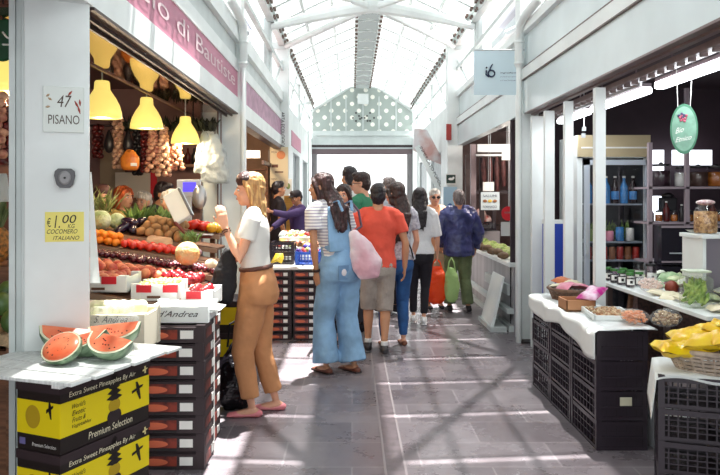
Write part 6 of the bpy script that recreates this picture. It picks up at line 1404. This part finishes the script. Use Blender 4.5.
# ---------- mid right stall
cw = thing('long_counter', (1.85, 10.6, 0), 'long white stall counter beyond the right pillar', 'counter')
m = MB(); m.b2((1.80, 8.0, 0), (2.3, 13.2, .72)); m.build('counter_body', mat('pale_stripe_panel', 'A9A6AA', .5, var=.25, scale=2.4, stretch=(1, 2, .1)), cw)
m = MB(); m.b2((1.75, 8.0, .72), (2.35, 13.2, .76)); m.build('worktop', WHITE, cw)
m = MB(); m.b2((1.73, 8.0, .20), (1.80, 13.2, .25)); m.b2((1.75, 8.0, .0), (1.80, 13.2, .06)); m.b2((1.77, 8.2, .38), (1.80, 9.6, .5)); m.build('bumper_rail', WHITE2, cw)
m = MB(); m.b2((1.86, 12.9, 0), (4.5, 13.3, 1.0)); m.b2((1.9, 12.0, 1.3), (2.0, 12.1, 2.2)); struct(m.build('wall_right_mid_low', BROWN))
for k in range(34):
    d_ = 8.5+.11*k; x = 1.78+.12*(k % 3)
    m = MB(); m.ell((0, 0, 0), (.07, .08, .045), u=10, v=8); o = m.build('lettuce_head', mat('lettuce_green', '7E9A4E', .6, col2='B8C078', scale=12) if k % 3 else mat('salad_brown', '6A5238', .6, var=.3, scale=9), smooth=True, disp=.03); o.location = (x, d_, .81+.02*(k % 2)); tag(o, 'green salad head on the counter beyond the right pillar', 'lettuce', 'salad heads on the right counter')
cr3 = lattice_crate(.4, .3, .14, st=.04); cr3.location = (2.05, 11.4, .98); tag(cr3, 'black crate of meat standing on the far right counter', 'crate')
m = MB(); m.b2((1.8, 11.2, .76), (2.3, 11.7, .97)); tag(m.build('box', mat('counter_box_grey', '8a8588', .6)), 'grey box under the black crate on the far right counter', 'box')
m = MB(); m.ell((2.02, 11.35, 1.2), (.1, .08, .12)); m.ell((2.12, 11.4, 1.14), (.09, .08, .08)); tag(m.build('hanging_ham', mat('ham_red', 'A8443A', .5, col2='E0D4CC', scale=9), smooth=True), 'red and white ham above the black crate on the right counter', 'meat')
def flat(nm, x0, y0, x1, y1, d_, mt, label, cat, th=.012):
    A = P(x0, y1, d_); B = P(x1, y0, d_); m = MB(); m.b2((A.x, d_, A.z), (B.x, d_+th, B.z)); return tag(m.build(nm, mt), label, cat)
s_ = flat('fish_poster', 481, 192, 499.5, 210, 10.5, mat('poster_blue_white', 'CBD9DC', .6), 'pale poster with three small pictures and lettering in the right stall', 'poster')
for k, (x, mt_) in enumerate(((485, MIX[3]), (490, MIX[4]), (495, MIX[3]))):
    m = MB(); m.ell(P(x, 201, 10.49), (.03, .004, .022)); m.build('picture', mt_, s_)
text('SALUMI', P(483, 197, 10.49), X1, Z1, .2, NV, s_, height=.035); text('FORMAGGI', P(483, 208, 10.49), X1, Z1, .2, NV, s_, height=.035)
s_ = flat('white_sheet', 483, 182, 494, 191, 10.6, PAPER, 'small white sheet above the picture poster', 'sheet')
c = P(508.5, 213.5, 9.6); m = MB(); m.lathe([(.092, -.004), (.096, 0), (.092, .004)], c, rot=RX(math.pi/2), n=28); rs = m.build('round_notice', REDP); tag(rs, 'round white notice with red rim hanging in the right stall', 'sign')
m = MB(); m.lathe([(.078, -.007), (.078, -.005)], c, rot=RX(math.pi/2), n=28); lab(m.build('disc', PAPER, rs), 'white disc'); text('NOVITA', c+Vector((-.055, -.01, .0)), X1, Z1, .11, mat('teal_ink', '3A9A9A', .5), rs, height=.025)
flat('lower_screen', 501, 222, 518, 236, 9.7, GREYW, 'pale grey panel below the round notice', 'panel')
flat('white_cap_sheet', 502, 146, 512, 160, 10.4, PAPER, 'tilted white paper hanging high in the right stall', 'paper')
m = MB(); m.b2((1.9, 10.9, 2.18), (2.9, 10.95, 2.30)); m.b2((1.86, 10.9, 2.12), (2.9, 10.93, 2.15)); struct(m.build('trim_18', WHITE))
m = MB(); m.b2((1.80, 10.9, 0), (1.88, 10.98, 2.3)); struct(m.build('trim_19', mat('post_brown', '8A7A7C', .5)))
m = MB(); m.b2((1.95, 11.0, 1.1), (2.02, 11.03, 2.1)); m.b2((2.15, 11.0, 1.1), (2.2, 11.03, 2.1)); m.b2((1.9, 11.0, 1.55), (2.6, 11.03, 1.6)); tag(m.build('hanging_rack', DBROWN), 'dark hanging rack frame in the far right stall', 'rack')
for k in range(9):
    x = 2.0+.1*k; m = MB(); m.limb([(x, 10.95, 2.1), (x, 10.95, 1.95), (x+.01, 10.95, 1.68-.05*(k % 3))], [.02, .04, .03], n=8); tag(m.build('hanging_sausage', mat('salami', '5A3230', .6, var=.4, scale=12), smooth=True), 'dark cured sausage hanging in the far right stall', 'sausage', 'cured sausages in the far right stall')
# leaning white board
lb_ = thing('leaning_board', (1.62, 8.3, 0), 'white board leaning against the counter next to the right pillar', 'board')
m = MB(); m.hexa([Vector(q) for q in ((1.55, 8.05, .05), (1.57, 8.75, .05), (1.61, 8.75, .05), (1.59, 8.05, .05), (1.70, 8.1, .60), (1.70, 8.7, .60), (1.72, 8.7, .60), (1.72, 8.1, .60))]); m.build('panel', WHITE, lb_, bevel=.004)
m = MB(); m.b2((1.54, 8.0, 0), (1.72, 8.8, .05)); m.build('foot', WHITE2, lb_)
m = MB(); m.b2((XR-.04, 7.36, 0), (XR+.2, 7.5, .02)); struct(m.build('trim_20', INK))
# right pillar 2 bits
s_ = flat('fire_alarm_box', 446.5, 124, 451.5, 140, 12.05, mat('fire_red', 'A83A34', .5), 'narrow red box high on the second right pillar', 'alarm box', th=.05)
s_ = flat('dog_notice', 446, 174, 456, 185, 12.05, PAPER, 'small white notice with dark square on the second right pillar', 'notice'); m = MB(); p = P(451, 179, 12.04); m.box(p, (.15, .004, .14)); q = m.build('dark_square', mat('dark_green_ink', '1E3A34', .5), s_); m = MB(); m.ell(p+Vector((0, -.006, 0)), (.045, .003, .022)); m.ell(p+Vector((.04, -.006, .02)), (.018, .003, .018)); m.build('animal_mark', WPRINT, q)
s_ = flat('blue_poster', 443.5, 187, 457, 214, 12.05, mat('light_blue_poster', 'A9CBE0', .6), 'light blue poster on the second right pillar', 'poster'); m = MB(); p = P(450, 206, 12.04); m.ell(p, (.04, .004, .045)); m.build('emblem', mat('emblem_blue', '2A62A8', .5), s_)
# slanted banner strip with photo
A = P(417, 146, 14.5); B = P(443, 196, 14.5)
m = MB(); dv = (B-A).normalized(); nn = Vector((dv.z, 0, -dv.x)); m.prism([A-nn*.055, B-nn*.055, B+nn*.055, A+nn*.055], (0, .02, 0)); sb = m.build('slanted_banner', WHITE); tag(sb, 'white slanted banner strip with dark lettering on the far right', 'banner')
text('INMERCATO POPOLARE', A+nn*-.03+dv*.05-Y1*.005, dv, (-dv.z, 0, dv.x), (B-A).length*.92, INK, sb, height=.06)
m = MB(); q = [P(413, 150, 14.8), P(414, 128, 14.8), P(427, 130, 14.8), P(443, 160, 14.8), P(444, 166, 14.8), P(425, 158, 14.8)]; m.prism(q, (0, .02, 0)); ph = m.build('photo_banner', mat('photo_banner_white', 'D8D4D6', .6, col2='C79A94', scale=3)); tag(ph, 'white and pinkish picture banner above the slanted lettering', 'banner')
# clerestory lattice braces on the right and left far
for s in (-1, 1):
    sx = XL if s < 0 else XR
    m = MB()
    for yy in (11, 13.6, 16.4, 19.3): m.limb([(sx, yy, 3.25), (sx, yy+1.6, 4.02)], [.02, .02], n=6)
    m.b2((sx-.03, 7.6, 3.62), (sx+.03, YE, 3.68)); struct(m.build('trim_braces_%s' % ('left' if s < 0 else 'right'), WHITE2))

# strings for signs in the right mid stall
for nm in ('white_cap_sheet', 'white_sheet', 'fish_poster', 'round_notice', 'lower_screen'):
    o = bpy.data.objects[nm]; bb_ = [Vector(c) for c in o.bound_box]; x = sum(c.x for c in bb_)/8; y = sum(c.y for c in bb_)/8; zt_ = max(c.z for c in bb_)
    m = MB(); m.tube([(x, y, zt_-.01), (x, y, 2.72)], .003, n=5); m.build('string', GREYW, o)
pl_ = bpy.data.lights.new('stall_fill_light', 'POINT'); pl_.energy = 70; pl_.color = (1, .9, .82); pl_.shadow_soft_size = .15; po = bpy.data.objects.new('stall_fill_light', pl_); COL.objects.link(po); po.location = (2.8, 9.6, 2.4)  # unseen point light added to brighten the middle right stall
# say which one: small groups of like things get their place
from collections import defaultdict
gg = defaultdict(list)
for o in COL.objects:
    if o.parent is None and o.get('label') and o.get('group'): gg[(o['group'], o['label'])].append(o)
NTH = ['first', 'second', 'third', 'fourth', 'fifth', 'sixth', 'seventh', 'eighth', 'ninth', 'tenth', 'eleventh', 'twelfth', 'thirteenth', 'fourteenth', 'fifteenth']
for (g_, l_), os_ in gg.items():
    if 1 < len(os_) <= 15 and len(l_.split()) <= 12:
        os_.sort(key=lambda o: o.location.x/max(o.location.y, .1))
        for i, o in enumerate(os_): o['label'] = l_+', '+NTH[i]+' from left'

text('S. Andrea', (-1.29, 3.596, .872), X1, Z1, .17, SCR, bpy.data.objects['fruit_crate.001'], height=.034, shear=.5)
m = MB(); m.tube([(P(6, 0, 3.7).x, 3.75, 1.95), (P(6, 0, 3.7).x, 3.75, 2.72)], .004); m.build('string', DBROWN, bpy.data.objects['chilli_bunch.002'])
m = MB(); m.tube([(-1.745, 3.775, 1.3), (-1.80, 3.8, 1.2), (-1.8, 3.8, 1.14)], .003); m.build('stick', DBROWN, bpy.data.objects['price_tag'])
